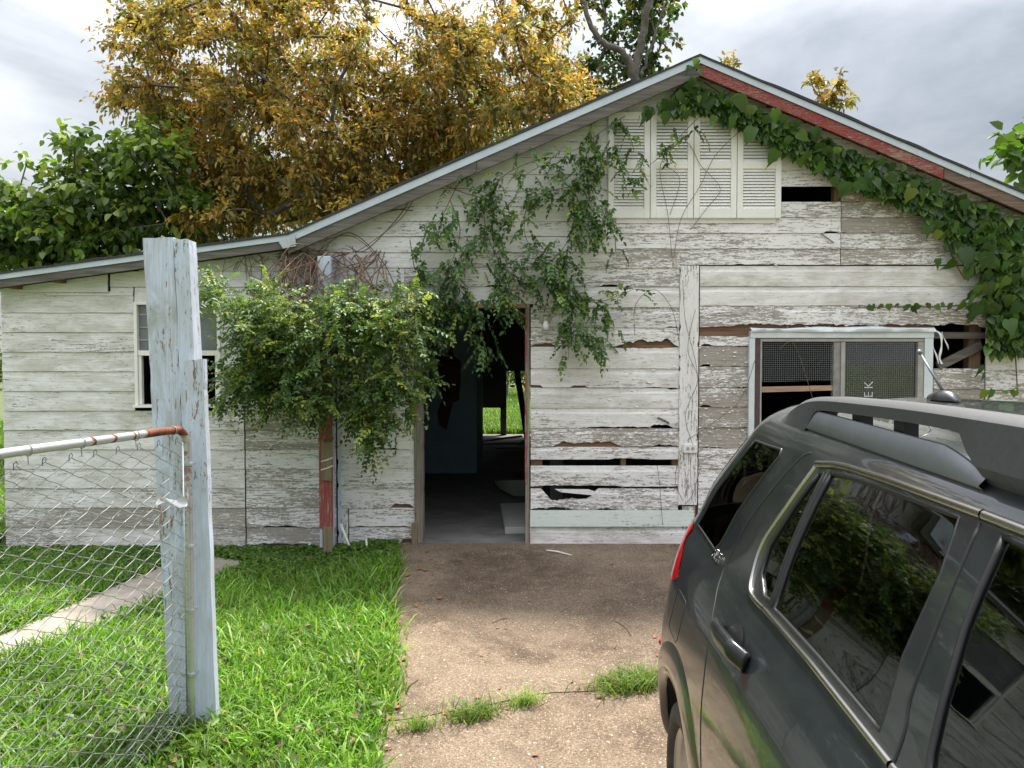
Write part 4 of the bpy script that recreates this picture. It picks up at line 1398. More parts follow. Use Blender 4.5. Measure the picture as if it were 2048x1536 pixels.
lab = np.zeros(len(CF), int)                  # 0 = body
names = ['body', 'rear_door', 'front_door'] + ORDER
for k in ('rear_door', 'front_door'):
    lab[pin(reg[k], cen)] = names.index(k)
for k in ORDER:
    lab[pin(reg[k], cen)] = names.index(k)
lab[pin(arch_r, cen) | pin(arch_f, cen)] = -1

# materials
def car_paint():
    m, nt, bs = new_mat('dark_green_grey_metallic')
    tc = N(nt, 'ShaderNodeTexCoord')
    fl = noise(nt, tc.outputs['Object'], 900, 2, 0.5)
    dust = noise(nt, tc.outputs['Object'], 3.5, 6, 0.7, 0.3)
    c = mixc(nt, mrange(nt, fl, 0.35, 0.7), (0.014, 0.0175, 0.021), (0.029, 0.035, 0.041))
    c = mixc(nt, math_(nt, 'MULTIPLY', mrange(nt, dust, 0.45, 0.8), 0.12), c, (0.16, 0.15, 0.13))
    nt.links.new(c, bs.inputs['Base Color'])
    bs.inputs['Metallic'].default_value = 0.35
    nt.links.new(mrange(nt, dust, 0.3, 0.8, 0.30, 0.42), bs.inputs['Roughness'])
    bs.inputs['Coat Weight'].default_value = 1.0
    nt.links.new(mrange(nt, dust, 0.4, 0.9, 0.012, 0.06), bs.inputs['Coat Roughness'])
    return m


M['paint'] = car_paint()
M['chrome'] = simple('satin_chrome', (0.50, 0.48, 0.45), 0.2, 1.0, var=0.05, scale=20)
M['tint_glass'] = glass_mat('privacy_glass', 0.07, (0.75, 0.8, 0.78))
M['clear_glass'] = glass_mat('green_tinted_glass', 0.62, (0.85, 1.0, 0.95))
M['tail_red'] = simple('red_lens', (0.50, 0.012, 0.018), 0.12, var=0.15, scale=30, coat=1.0)
M['black_trim'] = simple('black_trim', (0.018, 0.018, 0.019), 0.35, var=0.2, spec=0.5)
M['rail_black'] = simple('grained_rail_plastic', (0.05, 0.052, 0.055), 0.55, var=0.12, scale=80, bmp=0.1)
M['rail_silver'] = simple('silver_rail_insert', (0.20, 0.21, 0.23), 0.45, 0.5, var=0.08, scale=20)
M['tyre'] = simple('tyre_rubber', (0.045, 0.038, 0.032), 0.85, var=0.35, scale=25, bmp=0.2)
M['alloy'] = simple('alloy_rim', (0.45, 0.45, 0.45), 0.35, 0.85, var=0.1)
M['seat'] = simple('grey_seat_cloth', (0.10, 0.10, 0.10), 0.9, var=0.2, scale=30)
M['cabin'] = simple('dark_cabin', (0.02, 0.02, 0.021), 0.8, var=0.2)
M['handle'] = simple('dark_handle', (0.016, 0.018, 0.019), 0.22, 0.2, var=0.1)
M['lens'] = simple('clear_lens', (0.55, 0.56, 0.58), 0.1, var=0.05, coat=1.0)

car = empty('parked_car', tuple(car_world(np.array(2.35), np.array(0.0), np.array(0.0))), label='dark grey SUV with roof rails parked on the driveway, tail to the house', cat='car')


def car_part(name, ids, mat, parent, off=0.0, side=1):
    sel = CF[np.isin(lab, ids)]
    used, inv = np.unique(sel, return_inverse=True)
    F = inv.reshape(-1, 3)
    p, n = car_pt(CV[used, 0], CV[used, 1], off, side)
    me = bpy.data.meshes.new(name)
    # winding so that faces look outward
    q = p[F]
    fn = np.cross(q[:, 1] - q[:, 0], q[:, 2] - q[:, 0])
    flip = np.sum(fn * n[F[:, 0]], axis=1) < 0
    F[flip] = F[flip][:, ::-1]
    me.from_pydata(p.tolist(), [], F.tolist())
    me.polygons.foreach_set('use_smooth', np.ones(len(me.polygons), bool))
    me.normals_split_custom_set_from_vertices(n.tolist())
    return link(name, me, mat, parent)


def seam(name, pts, r, mat, parent, off=0.0, side=1, n=6, closed=False, dens_=0.03):
    P = list(pts) + ([pts[0]] if closed else [])
    Q = []
    for i in range(len(P) - 1):
        a, b_ = np.array(P[i]), np.array(P[i + 1])
        k = max(1, int(np.hypot(*(b_ - a)) / dens_))
        Q += [a + (b_ - a) * j / k for j in range(k)]
    Q.append(np.array(P[-1]))
    Q = np.array(Q)
    p, _n = car_pt(Q[:, 0], Q[:, 1], off, side)
    mb = MB(); mb.tube(p, r, n, name != 'chrome_trim')
    return mb.build(name, mat, parent, True)


def curve2(pts, k=5): return [tuple(p) for p in smooth_path(np.array(pts), k)]


body = car_part('body', [0], M['paint'], car)
body_l = car_part('body', [0], M['paint'], car, 0, -1)
for side in (1, -1):
    bod = body if side == 1 else body_l
    rd = car_part('rear_door', [1], M['paint'], car, 0.0, side)
    fd = car_part('front_door', [2], M['paint'], car, 0.0, side)
    car_part('window_glass', [names.index('door_glass')], M['tint_glass'], rd, -0.006, side)
    car_part('small_window_glass', [names.index('small_glass')], M['tint_glass'], rd, -0.006, side)
    car_part('window_glass', [names.index('front_glass')], M['clear_glass'], fd, -0.006, side)
    car_part('quarter_window', [names.index('quarter_glass')], M['tint_glass'], car, 0.001, side)
    car_part('tail_light', [names.index('tail_light')], M['tail_red'], car, 0.004, side)
    car_part('head_lamp', [names.index('head_lamp')], M['lens'], car, 0.002, side)
    fu = car_part('fuel_door' if side == 1 else 'side_panel', [names.index('fuel_door')], M['paint'], car, 0.0, side)
    car_part('rear_window', [names.index('rear_window')], M['tint_glass'], car, 0.002, side)
    car_part('windscreen', [names.index('windscreen')], M['clear_glass'], car, 0.0, side)
    # shut lines
    seam('shut_line', curve2(rd_rear, 4), 0.0032, M['black_rubber'], rd, -0.0012, side)
    seam('shut_line', curve2(b_gap, 4), 0.0040, M['black_rubber'], rd, -0.001, side)
    seam('shut_line', fd_front, 0.0032, M['black_rubber'], fd, -0.0012, side)
    if side == 1: seam('shut_line', reg['fuel_door'], 0.0022, M['black_rubber'], fu, -0.0008, side, closed=True)
    # rubber and chrome round the windows
    seam('rubber_seal', reg['door_glass'], 0.0055, M['black_trim'], rd, -0.004, side, closed=True)
    seam('rubber_seal', reg['small_glass'], 0.006, M['black_trim'], rd, -0.004, side, closed=True)
    seam('rubber_seal', reg['front_glass'], 0.0065, M['black_trim'], fd, -0.004, side, closed=True)
    seam('rubber_seal', reg['quarter_glass'], 0.005, M['black_trim'], bod, -0.001, side, closed=True)
    seam('division_bar', [(1.408, 1.372), (1.468, 1.016)], 0.010, M['black_trim'], rd, -0.006, side)
    seam('chrome_trim', curve2([(1.262, 1.378), (1.228, 1.27), (1.188, 1.13), (1.215, 1.045), (1.268, .998), (1.35, .990), (1.43, .994)], 6), 0.0072, M['chrome'], rd, 0.001, side, 8)
    seam('chrome_trim', [(1.435, .994), (1.80, 1.000), (2.172, .996)], 0.0072, M['chrome'], rd, 0.001, side, 8)
    seam('chrome_trim', [(1.262, 1.380), (1.45, 1.397), (1.80, 1.412), (2.13, 1.419)], 0.0095, M['chrome'], rd, 0.002, side, 8)
    seam('chrome_trim', [(2.135, 1.419), (2.50, 1.422), (2.86, 1.424)], 0.0095, M['chrome'], fd, 0.002, side, 8)
    seam('chrome_trim', [(2.18, .996), (2.8, 1.005), (3.5, 1.02)], 0.0072, M['chrome'], fd, 0.001, side, 8)
    # wheel-arch flares
    for (cu, nm) in ((WR_U, 'rear'), (WF_U, 'front')):
        v, f = [], []
        th = np.linspace(186, -6, 48)
        prof = [(ARCH - 0.003, -0.016), (ARCH, 0.010), (ARCH + 0.03, 0.016), (ARCH + 0.09, 0.010), (ARCH + 0.125, -0.003)]
        for t in th:
            for (r_, of) in prof:
                h = max(0.285, WHH + r_ * math.sin(math.radians(t)))
                p, _n = car_pt(cu + r_ * math.cos(math.radians(t)), h2s(h), of, side)
                v.append(p[0])
        K = len(prof)
        f = [(i * K + k, i * K + k + 1, (i + 1) * K + k + 1, (i + 1) * K + k) for i in range(len(th) - 1) for k in range(K - 1)]
        mesh('wheel_arch_flare', v, f, M['paint'], bod, True)
        # inner wheel house
        v, f = [], []
        for t in np.linspace(188, -8, 30):
            for wv in (0.915, 0.62):
                uu_, hh_ = cu + (ARCH + .006) * math.cos(math.radians(t)), max(.285, WHH + (ARCH + .006) * math.sin(math.radians(t)))
                v.append(car_pt(uu_, h2s(hh_), -.014, side)[0][0] if wv > .7 else car_world(np.array(uu_), np.array(wv * side), np.array(hh_)))
        f = [(2 * i, 2 * i + 1, 2 * i + 3, 2 * i + 2) for i in range(29)]
        mesh('wheel_housing', v, f, M['black_rubber'], bod, True)
        # wheel
        c = car_world(np.array(cu), np.array(0.80 * side), np.array(WHH))
        wh = empty('wheel', tuple(c), car)
        axd = np.array([-math.cos(CPSI), math.sin(CPSI), 0.0]) * side
        fwd = np.array([-math.sin(CPSI), -math.cos(CPSI), 0.0])
        upv = np.array([0, 0, 1.0])
        def ring(prof, n=40):
            v, f = [], []
            for (r_, d_) in prof:
                for k in range(n):
                    an = 2 * math.pi * k / n
                    v.append(c + axd * d_ + fwd * r_ * math.cos(an) + upv * r_ * math.sin(an))
            for i in range(len(prof) - 1):
                for k in range(n):
                    f.append((i * n + k, i * n + (k + 1) % n, (i + 1) * n + (k + 1) % n, (i + 1) * n + k))
            return v, f
        v, f = ring([(.235, -.11), (.30, -.115), (.325, -.09), (.333, -.05), (.333, .05), (.325, .085), (.306, .105), (.275, .112), (.245, .108), (.235, .09)])
        mesh('tyre', v, f, M['tyre'], wh, True)
        mb = MB()
        for k in range(44):                      # tread lugs
            an = 2 * math.pi * k / 44
            for d_ in (-.055, .0, .055):
                cc = c + axd * d_ + (fwd * math.cos(an + d_ * 2) + upv * math.sin(an + d_ * 2)) * .334
                tg = -fwd * math.sin(an) + upv * math.cos(an)
                rd_ = fwd * math.cos(an) + upv * math.sin(an)
                a_ = [cc + axd * i * .022 + tg * j * .017 - rd_ * .006 for i, j in ((-1, -1), (1, -1), (1, 1), (-1, 1))]
                mb.hexa(a_, [p + rd_ * .011 for p in a_])
        mb.build('tread', M['tyre'], wh)
        v, f = ring([(.236, .088), (.225, .094), (.215, .07), (.20, .03), (.05, .045), (.03, .06), (.0, .062)])
        mesh('rim', v, f, M['alloy'], wh, True)
    # roof rail
    rl = empty('roof_rail', tuple(car_world(np.array(1.8), np.array(.56 * side), np.array(1.64))), car)
    rw = lambda u: .575 - .05 * max(0, (u - 2.0)) ** 2 * .3
    us = np.r_[np.linspace(.92, 1.36, 20), np.linspace(1.40, 2.45, 30), np.linspace(2.50, 2.8, 12)]
    tp_ = smooth_path(np.array([(.90, 1.612), (.98, 1.648), (1.10, 1.690), (1.25, 1.714), (1.5, 1.728), (1.9, 1.742), (2.4, 1.745), (2.62, 1.71), (2.74, 1.66), (2.82, 1.615)]), 6)
    top = lambda u: np.interp(u, tp_[:, 0], tp_[:, 1])
    v, f = [], []
    for u in us:
        tz = float(top(u)); w_ = rw(u)
        e_ = np.clip((u - 1.16) / .08, 0, 1) * np.clip((2.05 - u) / .08, 0, 1)
        e_ = float(e_ * e_ * (3 - 2 * e_))
        low = (1.60 if u < 1.3 else 1.652) * (1 - e_) + (tz - .042) * e_
        lin = 1.60 * (1 - e_) + (tz - .042) * e_
        for (dw, z) in ((.034 + .012 * (1 - e_), low + .004), (.034, tz - .012), (.018, tz), (-.022, tz), (-.032, tz - .012), (-.032, lin + .004), (0.004, lin)):
            v.append(car_world(np.array(u), np.array((w_ + dw) * side), np.array(z)))
    K = 7
    f = [(i * K + k, i * K + (k + 1) % K, (i + 1) * K + (k + 1) % K, (i + 1) * K + k) for i in range(len(us) - 1) for k in range(K)] + [tuple(range(K)), tuple(range((len(us) - 1) * K, len(us) * K))]
    ob = mesh('bar', v, f, M['rail_black'], rl, True)
    md = ob.modifiers.new('edges', 'EDGE_SPLIT'); md.split_angle = math.radians(38)
    # silver skirt below the slot
    v, f = [], []
    us2 = np.linspace(1.10, 2.06, 28)
    for u in us2:
        e = min(1, (u - 1.10) / .14, (2.06 - u) / .14)
        e = max(0.02, e) ** .6
        w_ = rw(u)
        zt_ = 1.634 + .040 * e
        for (dw, z) in ((.043, 1.622), (.031, zt_ - .002), (.025, zt_), (.016, 1.60)):
            v.append(car_world(np.array(u), np.array((w_ + dw) * side), np.array(z)))
    K = 4
    f = [(i * K + k, i * K + (k + 1) % K, (i + 1) * K + (k + 1) % K, (i + 1) * K + k) for i in range(len(us2) - 1) for k in range(K)]
    mesh('skirt', v, f, M['rail_silver'], rl, True)
    for u0 in (1.24, 1.47, 1.70):
        p = car_world(np.array(u0), np.array(rw(u0) * side), np.array(1.665))
        mb = MB(); mb.box(p[0] - .016, p[0] + .016, p[1] - .022, p[1] + .022, p[2] - .035, p[2] + .03); mb.build('foot', M['black_trim'], rl)
    # door handles
    for (a0, par) in ((1.27, rd), (2.36, fd)):
        hs = .868
        Q = smooth_path(np.array([(a0, hs - .004), (a0 + .04, hs), (a0 + .13, hs + .004), (a0 + .23, hs + .006), (a0 + .27, hs + .004)]), 5)
        of = np.interp(Q[:, 0], [a0, a0 + .04, a0 + .13, a0 + .23, a0 + .27], [.008, .036, .046, .036, .006])
        pts = np.array([car_pt(q[0], q[1], o_, side)[0][0] for q, o_ in zip(Q, of)])
        hd = empty('door_handle', tuple(pts[len(pts) // 2]), par)
        mb = MB()
        v, f = tube_data(pts, .0165, 12)
        v = np.array(v); c_ = np.repeat(pts, 12, axis=0)
        v[:, 2] = c_[:, 2] + (v[:, 2] - c_[:, 2]) * 1.75
        mb.add(v, f); mb.build('grip', M['handle'], hd, True)
        # recess behind the grip
        v, f = [], []
        cc = (a0 + .105, hs + .006)
        for r_, of_ in ((1.0, .0030), (.85, .0034), (.0, .0036)):
            for k in range(20):
                an = 2 * math.pi * k / 20
                v.append(car_pt(cc[0] + .075 * r_ * math.cos(an), cc[1] + .042 * r_ * math.sin(an), of_, side)[0][0])
        f = [(i * 20 + k, i * 20 + (k + 1) % 20, (i + 1) * 20 + (k + 1) % 20, (i + 1) * 20 + k) for i in range(2) for k in range(20)]
        mesh('recess', v, f, M['black_trim'], hd)
    # door mirror
    p0 = car_pt(3.42, 1.04, .02, side)[0][0]
    ax = np.array([-math.cos(CPSI), math.sin(CPSI), 0.0]) * side
    mi = empty('door_mirror', tuple(p0), fd)
    mb = MB()
    cc = p0 + ax * .13 + np.array([0, .02, .04])
    prof = []
    for i in range(9):
        t = -1 + 2 * i / 8
        k_ = math.sqrt(max(0.05, 1 - t ** 4))
        prof.append((t, k_))
    v, f = [], []
    for (t, k_) in prof:
        for q in range(14):
            an = 2 * math.pi * q / 14
            v.append(cc + ax * .12 * t + np.array([0, .055 * k_ * math.cos(an), .085 * k_ * math.sin(an)]))
    f = [(i * 14 + q, i * 14 + (q + 1) % 14, (i + 1) * 14 + (q + 1) % 14, (i + 1) * 14 + q) for i in range(8) for q in range(14)] + [tuple(range(14)), tuple(range(112, 126))]
    mesh('shell', v, f, M['paint'], mi, True)
    mb.bar(p0 - ax * .02, cc - ax * .08, .05, .03); mb.build('arm', M['black_trim'], mi)
    # bumper strip and reflector
    seam('bumper_strip', [(-.8, .30), (0.0, .30), (.3, .30), (.46, .30)], .018, M['black_trim'], bod, 0.0, side)
    seam('reflector', [(.15, .48), (.30, .48), (.40, .48)], .012, M['tail_red'], bod, 0.002, side)

# badge on the right rear pillar
cu = bpy.data.curves.new('badge', 'FONT'); cu.body = 'SLE-1'; cu.size = 0.046; cu.extrude = 0.0012; cu.space_character = 1.1
bg = link('badge', text_mesh(cu), M['chrome'], car)
p0, n0 = car_pt(.775, .968, .004)
pa, _ = car_pt(.875, .966, .004)
xv = Vector((pa - p0)[0]).normalized(); nv = Vector(n0[0]).normalized(); yv = nv.cross(xv).normalized()
bg.matrix_basis = Matrix(((xv[0], yv[0], nv[0], p0[0][0]), (xv[1], yv[1], nv[1], p0[0][1]), (xv[2], yv[2], nv[2], p0[0][2]), (0, 0, 0, 1)))

# aerial on the roof
ap = car_world(np.array(.72), np.array(0.0), np.array(1.668))
an_ = empty('aerial', tuple(ap), car)
mb = MB()
v, f = [], []
for (t, hw, hh) in ((-.09, .006, .004), (-.06, .028, .022), (0.0, .036, .036), (.05, .030, .030), (.075, .008, .004)):
    for q in range(9):
        a_ = math.pi * q / 8
        v.append((ap[0] + hw * math.cos(a_) + 0.0, ap[1] - t, ap[2] - .004 + hh * math.sin(a_)))
f = [(i * 9 + q, i * 9 + q + 1, (i + 1) * 9 + q + 1, (i + 1) * 9 + q) for i in range(4) for q in range(8)]
mesh('base', v, f, M['black_trim'], an_, True)
mb = MB(); mb.tube([ap + np.array([-.005, 0, .03]), ap + np.array([-.030, .10, .155])], [.0052, .004], 8); mb.tube([ap + np.array([-.030, .10, .155]), ap + np.array([-.0325, .108, .166])], .0075, 8); mb.build('mast', M['rail_silver'], an_, True)

# cabin: floor, seats, dash, wheel
mb = MB()
fl = [car_world(np.array(u), np.array(w), np.array(h)) for h in (.33, .45) for (u, w) in ((.45, -.76), (.45, .76), (4.3, .76), (4.3, -.76))]
mb.hexa(fl[:4], fl[4:]); mb.build('floor_pan', M['cabin'], car)
def seat(u, w, wd):
    s = empty('seat', tuple(car_world(np.array(u), np.array(w), np.array(.5))), car)
    def blk(name, pts):
        a_ = [car_world(np.array(uu), np.array(w - wd), np.array(hh)) for uu, hh in pts]
        b__ = [car_world(np.array(uu), np.array(w + wd), np.array(hh)) for uu, hh in pts]
        mb = MB(); mb.hexa(a_, b__); mb.build(name, M['seat'], s, bevel=.03)
    blk('cushion', ((u, .46), (u + .52, .50), (u + .52, .66), (u, .62)))
    blk('backrest', ((u - .02, .60), (u + .11, .60), (u - .09, 1.22), (u - .20, 1.20)))
    a_ = [car_world(np.array(uu), np.array(w - .13), np.array(hh)) for uu, hh in ((u - .15, 1.25), (u - .06, 1.25), (u - .09, 1.41), (u - .17, 1.40))]
    b__ = [car_world(np.array(uu), np.array(w + .13), np.array(hh)) for uu, hh in ((u - .15, 1.25), (u - .06, 1.25), (u - .09, 1.41), (u - .17, 1.40))]
    mb = MB(); mb.hexa(a_, b__); mb.build('headrest', M['seat'], s, bevel=.03)
for (u, w, wd) in ((1.45, .33, .31), (1.45, -.33, .31), (2.40, .36, .25), (2.40, -.36, .25)):
    seat(u, w, wd)
mb = MB(); mb.hexa([car_world(np.array(3.25), np.array(w), np.array(h)) for w, h in ((-.72, .6), (.72, .6), (.72, 1.02), (-.72, 1.02))], [car_world(np.array(3.6), np.array(w), np.array(h)) for w, h in ((-.72, .6), (.72, .6), (.72, 1.03), (-.72, 1.03))])
mb.build('dashboard', M['cabin'], car)

# ------------------------------------------------------------------ fence post and chain-link gate in the foreground
FY = 3.66
fp = empty('fence_post', tuple(gpt(392, 1452)), label='tall leaning pale blue timber post with flaking paint beside the gate', cat='post')


def timber(name, tl_, tr, br, bl, y, th, peel, grime, jag=0.012):
    """board given by its four photo corners on the plane y; ragged top edge"""
    n, k = 60, 5
    v, f = [], []
    sd = RNG.randint(9999)
    for i in range(n + 1):
        t = i / n
        l = np.array(bl) + (np.array(tl_) - np.array(bl)) * t
        r = np.array(br) + (np.array(tr) - np.array(br)) * t
        for d in (0, 1):
            for j in range(k + 1):
                q = j / k
                px = l + (r - l) * q
                p = at(px[0], px[1], y)
                e = 0.0
                if j == 0: e = 0.004 * (n1d(p[2], sd, 6) - .5) + max(0, n1d(p[2], sd + 2, 14) - .8) * .03
                if j == k: e = -0.004 * (n1d(p[2], sd + 1, 6) - .5) - max(0, n1d(p[2], sd + 3, 14) - .8) * .03
                z = p[2] + (jag * (n1d(q * 3, sd + 5, 2.1) - .5) if i == n else 0)
                v.append((p[0] + e, p[1] + d * th + 0.002 * (n1d(p[2] + q * 7, sd + 9, 9) - .5) * (1 - d), z))
    K = 2 * (k + 1)
    for i in range(n):
        for j in range(k):
            f.append((i * K + j, i * K + j + 1, (i + 1) * K + j + 1, (i + 1) * K + j))
            f.append((i * K + k + 1 + j, (i + 1) * K + k + 1 + j, (i + 1) * K + k + 2 + j, i * K + k + 2 + j))
        for j in (0, k):
            f.append((i * K + j, (i + 1) * K + j, (i + 1) * K + j + k + 1, i * K + j + k + 1))
    for i in (0, n):
        f += [(i * K + j, i * K + j + 1, i * K + j + k + 2, i * K + j + k + 1) for j in range(k)]
    o = mesh(name, v, f, M['post_blue'], fp, color=(peel, grime, 0, 1))
    bm = bmesh.new(); bm.from_mesh(o.data); bmesh.ops.recalc_face_normals(bm, faces=bm.faces); bm.to_mesh(o.data); bm.free()
    return o


timber('timber', (285, 476), (346, 474), (393, 1462), (341, 1462), FY, 0.10, 0.24, 0.9)
timber('side_board', (347, 477), (378, 478), (422, 1468), (394, 1468), FY - 0.006, 0.09, 0.22, 0.5)
timber('front_board', (368, 722), (406, 719), (432, 1452), (386, 1456), FY - 0.06, 0.045, 0.24, 0.45, 0.006)

gA = np.array([wx(374, 3.53), 3.53]); gB = gA + (np.array([-1.735, 2.565]) - gA) * 1.025
gl = float(np.hypot(*(gB - gA)))
gd = (gB - gA) / gl
gate = empty('chain_link_gate', (gA[0], gA[1], float(gz(3.5))), label='open chain-link gate with a rusty bent top rail', cat='gate')
ZT = float(at(360, 858, 3.5)[2])


def gp(l, z, d=0.0):
    return np.array([gA[0] + gd[0] * l - gd[1] * d, gA[1] + gd[1] * l + gd[0] * d, z])


def rust_mat():
    m, nt, bs = new_mat('rusting_galvanised_pipe')
    tc = N(nt, 'ShaderNodeTexCoord')
    sx_ = N(nt, 'ShaderNodeSeparateXYZ')
    nt.links.new(tc.outputs['Object'], sx_.inputs[0])
    nz = noise(nt, tc.outputs['Object'], 24, 5, 0.65)
    wob = math_(nt, 'MULTIPLY_ADD', nz, 0.05, sx_.outputs[1])
    # rusted near the bend, then three rings of rust further along
    y = lambda a, b: math_(nt, 'MULTIPLY', mrange(nt, wob, a - .004, a + .004), mrange(nt, wob, b + .004, b - .004))
    top = math_(nt, 'GREATER_THAN', sx_.outputs[2], ZT - 0.03)
    rings = math_(nt, 'MAXIMUM', math_(nt, 'MAXIMUM', y(3.092, 3.112), y(3.20, 3.215)), math_(nt, 'MAXIMUM', y(2.985, 3.0), mrange(nt, wob, 3.26, 3.28)))
    low = math_(nt, 'MULTIPLY', mrange(nt, nz, 0.52, 0.60), math_(nt, 'MULTIPLY', mrange(nt, sx_.outputs[2], ZT - 1.2, ZT - 0.2), math_(nt, 'SUBTRACT', 1.0, top)))
    r = math_(nt, 'MAXIMUM', math_(nt, 'MULTIPLY', rings, top), math_(nt, 'MULTIPLY', low, 0.8))
    rc = mixc(nt, mrange(nt, nz, 0.35, 0.65), (0.085, 0.022, 0.010), (0.24, 0.075, 0.03))
    c = mixc(nt, r, (0.55, 0.57, 0.58), rc)
    nt.links.new(c, bs.inputs['Base Color'])
    nt.links.new(math_(nt, 'MULTIPLY_ADD', r, -0.7, 0.7), bs.inputs['Metallic'])
    nt.links.new(math_(nt, 'MULTIPLY_ADD', r, 0.45, 0.36), bs.inputs['Roughness'])
    bump(nt, bs, nz, 0.25, 0.003)
    return m


M['rusty'] = rust_mat()
path_ = [gp(0.0, float(gz(3.5)) + 0.02), gp(0.0, ZT - .4), gp(0.0, ZT - 0.10), gp(0.012, ZT - 0.045), gp(0.045, ZT - 0.01), gp(0.10, ZT), gp(gl / 2, ZT), gp(gl - 0.05, ZT), gp(gl - .022, ZT - .006), gp(gl - .006, ZT - .022), gp(gl, ZT - .05), gp(gl, ZT - .4), gp(gl, -0.02)]
mb = MB(); mb.tube(smooth_path(np.array(path_), 4), 0.0175, 14); mb.build('frame', M['rusty'], gate, True)
# woven wires
pitch = 0.060
nw = int((gl - 0.02) / pitch) + 1
wz0 = 0.03
for i in range(nw):
    l0 = 0.004 + i * pitch
    P = []
    nseg = int((ZT - 0.035 - wz0) / (pitch * 0.5))
    if i % 3 == 1: nseg -= random.randint(0, 3)
    for k in range(nseg + 1):
        z = ZT - 0.052 - k * pitch * 0.52
        l = l0 + (pitch * 1.0 if (k + i) % 2 == 0 else 0.0)
        sag = 0.012 * math.sin(l * 4) * math.sin(k * 0.12) - 0.010 * max(0, .25 - l)
        bow = 0.02 * math.sin(k / nseg * math.pi) * math.sin(l / gl * math.pi)
        e = 0.002 if k % 2 else -0.002
        P.append(gp(min(l, gl - .012), z + sag, bow + e - 0.004))
        if k < nseg:
            zz = z - pitch * 0.26
            P.append(gp(min(l0 + pitch * 0.5, gl - .012), zz + sag, bow + (0.0028 if k % 2 else -0.0028) - 0.004))
    P = smooth_path(np.array(P), 3)
    top_ = P[0]
    hook = [top_ + np.array([0, 0, -.012]) + np.array([gd[0], gd[1], 0]) * .012, top_ + np.array([0, 0, .012]) + np.array([gd[0], gd[1], 0]) * .010, top_ + np.array([0, 0, .018]), top_ + np.array([0, 0, .008]) - np.array([gd[0], gd[1], 0]) * .006]
    P = np.vstack([np.array(hook), P])
    mb = MB(); mb.tube(P, 0.0017, 5); mb.build('wire', M['wire'], gate, True)
for l in (0.10, .33, .62, .86):
    c = gp(l, ZT)
    mb = MB()
    ring_ = [c + np.array([-gd[1] * math.cos(t), gd[0] * math.cos(t), 0]) * .0205 + np.array([0, 0, .0205 * math.sin(t)]) for t in np.linspace(-1.9, 4.6, 16)]
    mb.tube(np.array(ring_ + [c + np.array([0, 0, -.05])]), .0018, 5); mb.build('tie_wire', M['wire'], gate, True)
for z in (ZT - .17, ZT - .55, ZT - .85, ZT - 1.15):
    mb = MB(); mb.box(gA[0] - .035, gA[0] + .028, gA[1] - .022, gA[1] + .022, z, z + .012); mb.build('clip', M['galv'], gate)
mb = MB(); mb.tube([gp(.035, ZT - .06), gp(.03, .05)], .004, 6); mb.build('tension_bar', M['galv'], gate, True)
# a rag knotted to the gate edge
v, f = [], []
rc = gp(0.06, float(at(340, 1000, 3.5)[2]), -.02)
n, k = 14, 6
for i in range(n + 1):
    for j in range(k + 1):
        t, q = i / n, j / k - .5
        wdt = .030 * (0.35 + abs(t - .45) * 1.6)
        v.append(rc + np.array([-.085 + .135 * t, -.008 + .014 * math.sin(t * 9 + q * 5), q * wdt * 2 * .7 + .010 * math.sin(t * 7) - .015 * (t - .5) ** 2]))
f = [(i * (k + 1) + j, i * (k + 1) + j + 1, (i + 1) * (k + 1) + j + 1, (i + 1) * (k + 1) + j) for i in range(n) for j in range(k)]
tag(mesh('rag', v, f, M['rag'], None, True), 'white rag knotted to the chain-link gate near the post', 'rag')
# curled netting at the foot of the gate
mb = MB()
for i in range(16):
    l = 0.0 + i * .026
    P = [gp(l, float(gz(3.4)) + .02 + .22 * math.sin(t) * (1 - l * 1.4), -.03 - .10 * math.cos(t) - .01 * math.sin(i * 2.1)) for t in np.linspace(0, 2.4, 9)]
    mb.tube(np.array(P), .0008, 3, False)
for j in range(9):
    t = 2.4 * j / 8
    P = [gp(l, float(gz(3.4)) + .02 + .22 * math.sin(t) * (1 - l * 1.4), -.03 - .10 * math.cos(t)) for l in np.linspace(0, .40, 9)]
    mb.tube(np.array(P), .0008, 3, False)
o = mb.build('netting', M['wire'], gate)
o['kind'] = 'stuff'


# ------------------------------------------------------------------ vegetation helpers
def unit(v): return v / (np.linalg.norm(v, axis=-1, keepdims=True) + 1e-9)


def leaf_arrays(P, D, Nn, S, cols, wid=0.5, fold=0.16, droop=0.12):
    """leaf with a folded midrib and a rounded outline: 7 vertices, 6 triangles"""
    D = unit(D)
    Sd = unit(np.cross(D, Nn))
    Nn = np.cross(Sd, D)
    S = S[:, None]
    dn_ = np.array([0, 0, 1.0])
    def pt(u, w_):
        return P + D * S * u + Sd * S * wid * .5 * w_ + Nn * S * fold * abs(w_) - dn_ * S * droop * u * u
    V = np.stack([pt(0, 0), pt(.26, .92), pt(.60, .80), pt(1, 0), pt(.60, -.80), pt(.26, -.92), pt(.46, 0)], 1).reshape(-1, 3)
    i = np.arange(len(P))[:, None] * 7
    F = np.concatenate([i + np.array([[a, (a + 1) % 6, 6]]) for a in range(6)], 0)
    return V, F, np.repeat(cols, 7, axis=0)


def pick_cols(n, pal, jit=0.12, rng=RNG, w=None):
    pal = np.array(pal)
    k = rng.choice(len(pal), n, p=w)
    c = pal[k] * (1 + jit * rng.randn(n, 1)) * (1 + 0.05 * rng.randn(n, 3))
    return np.clip(c, 0.004, 0.95)


def rand_dirs(n, rng=RNG):
    d = rng.randn(n, 3)
    return unit(d)


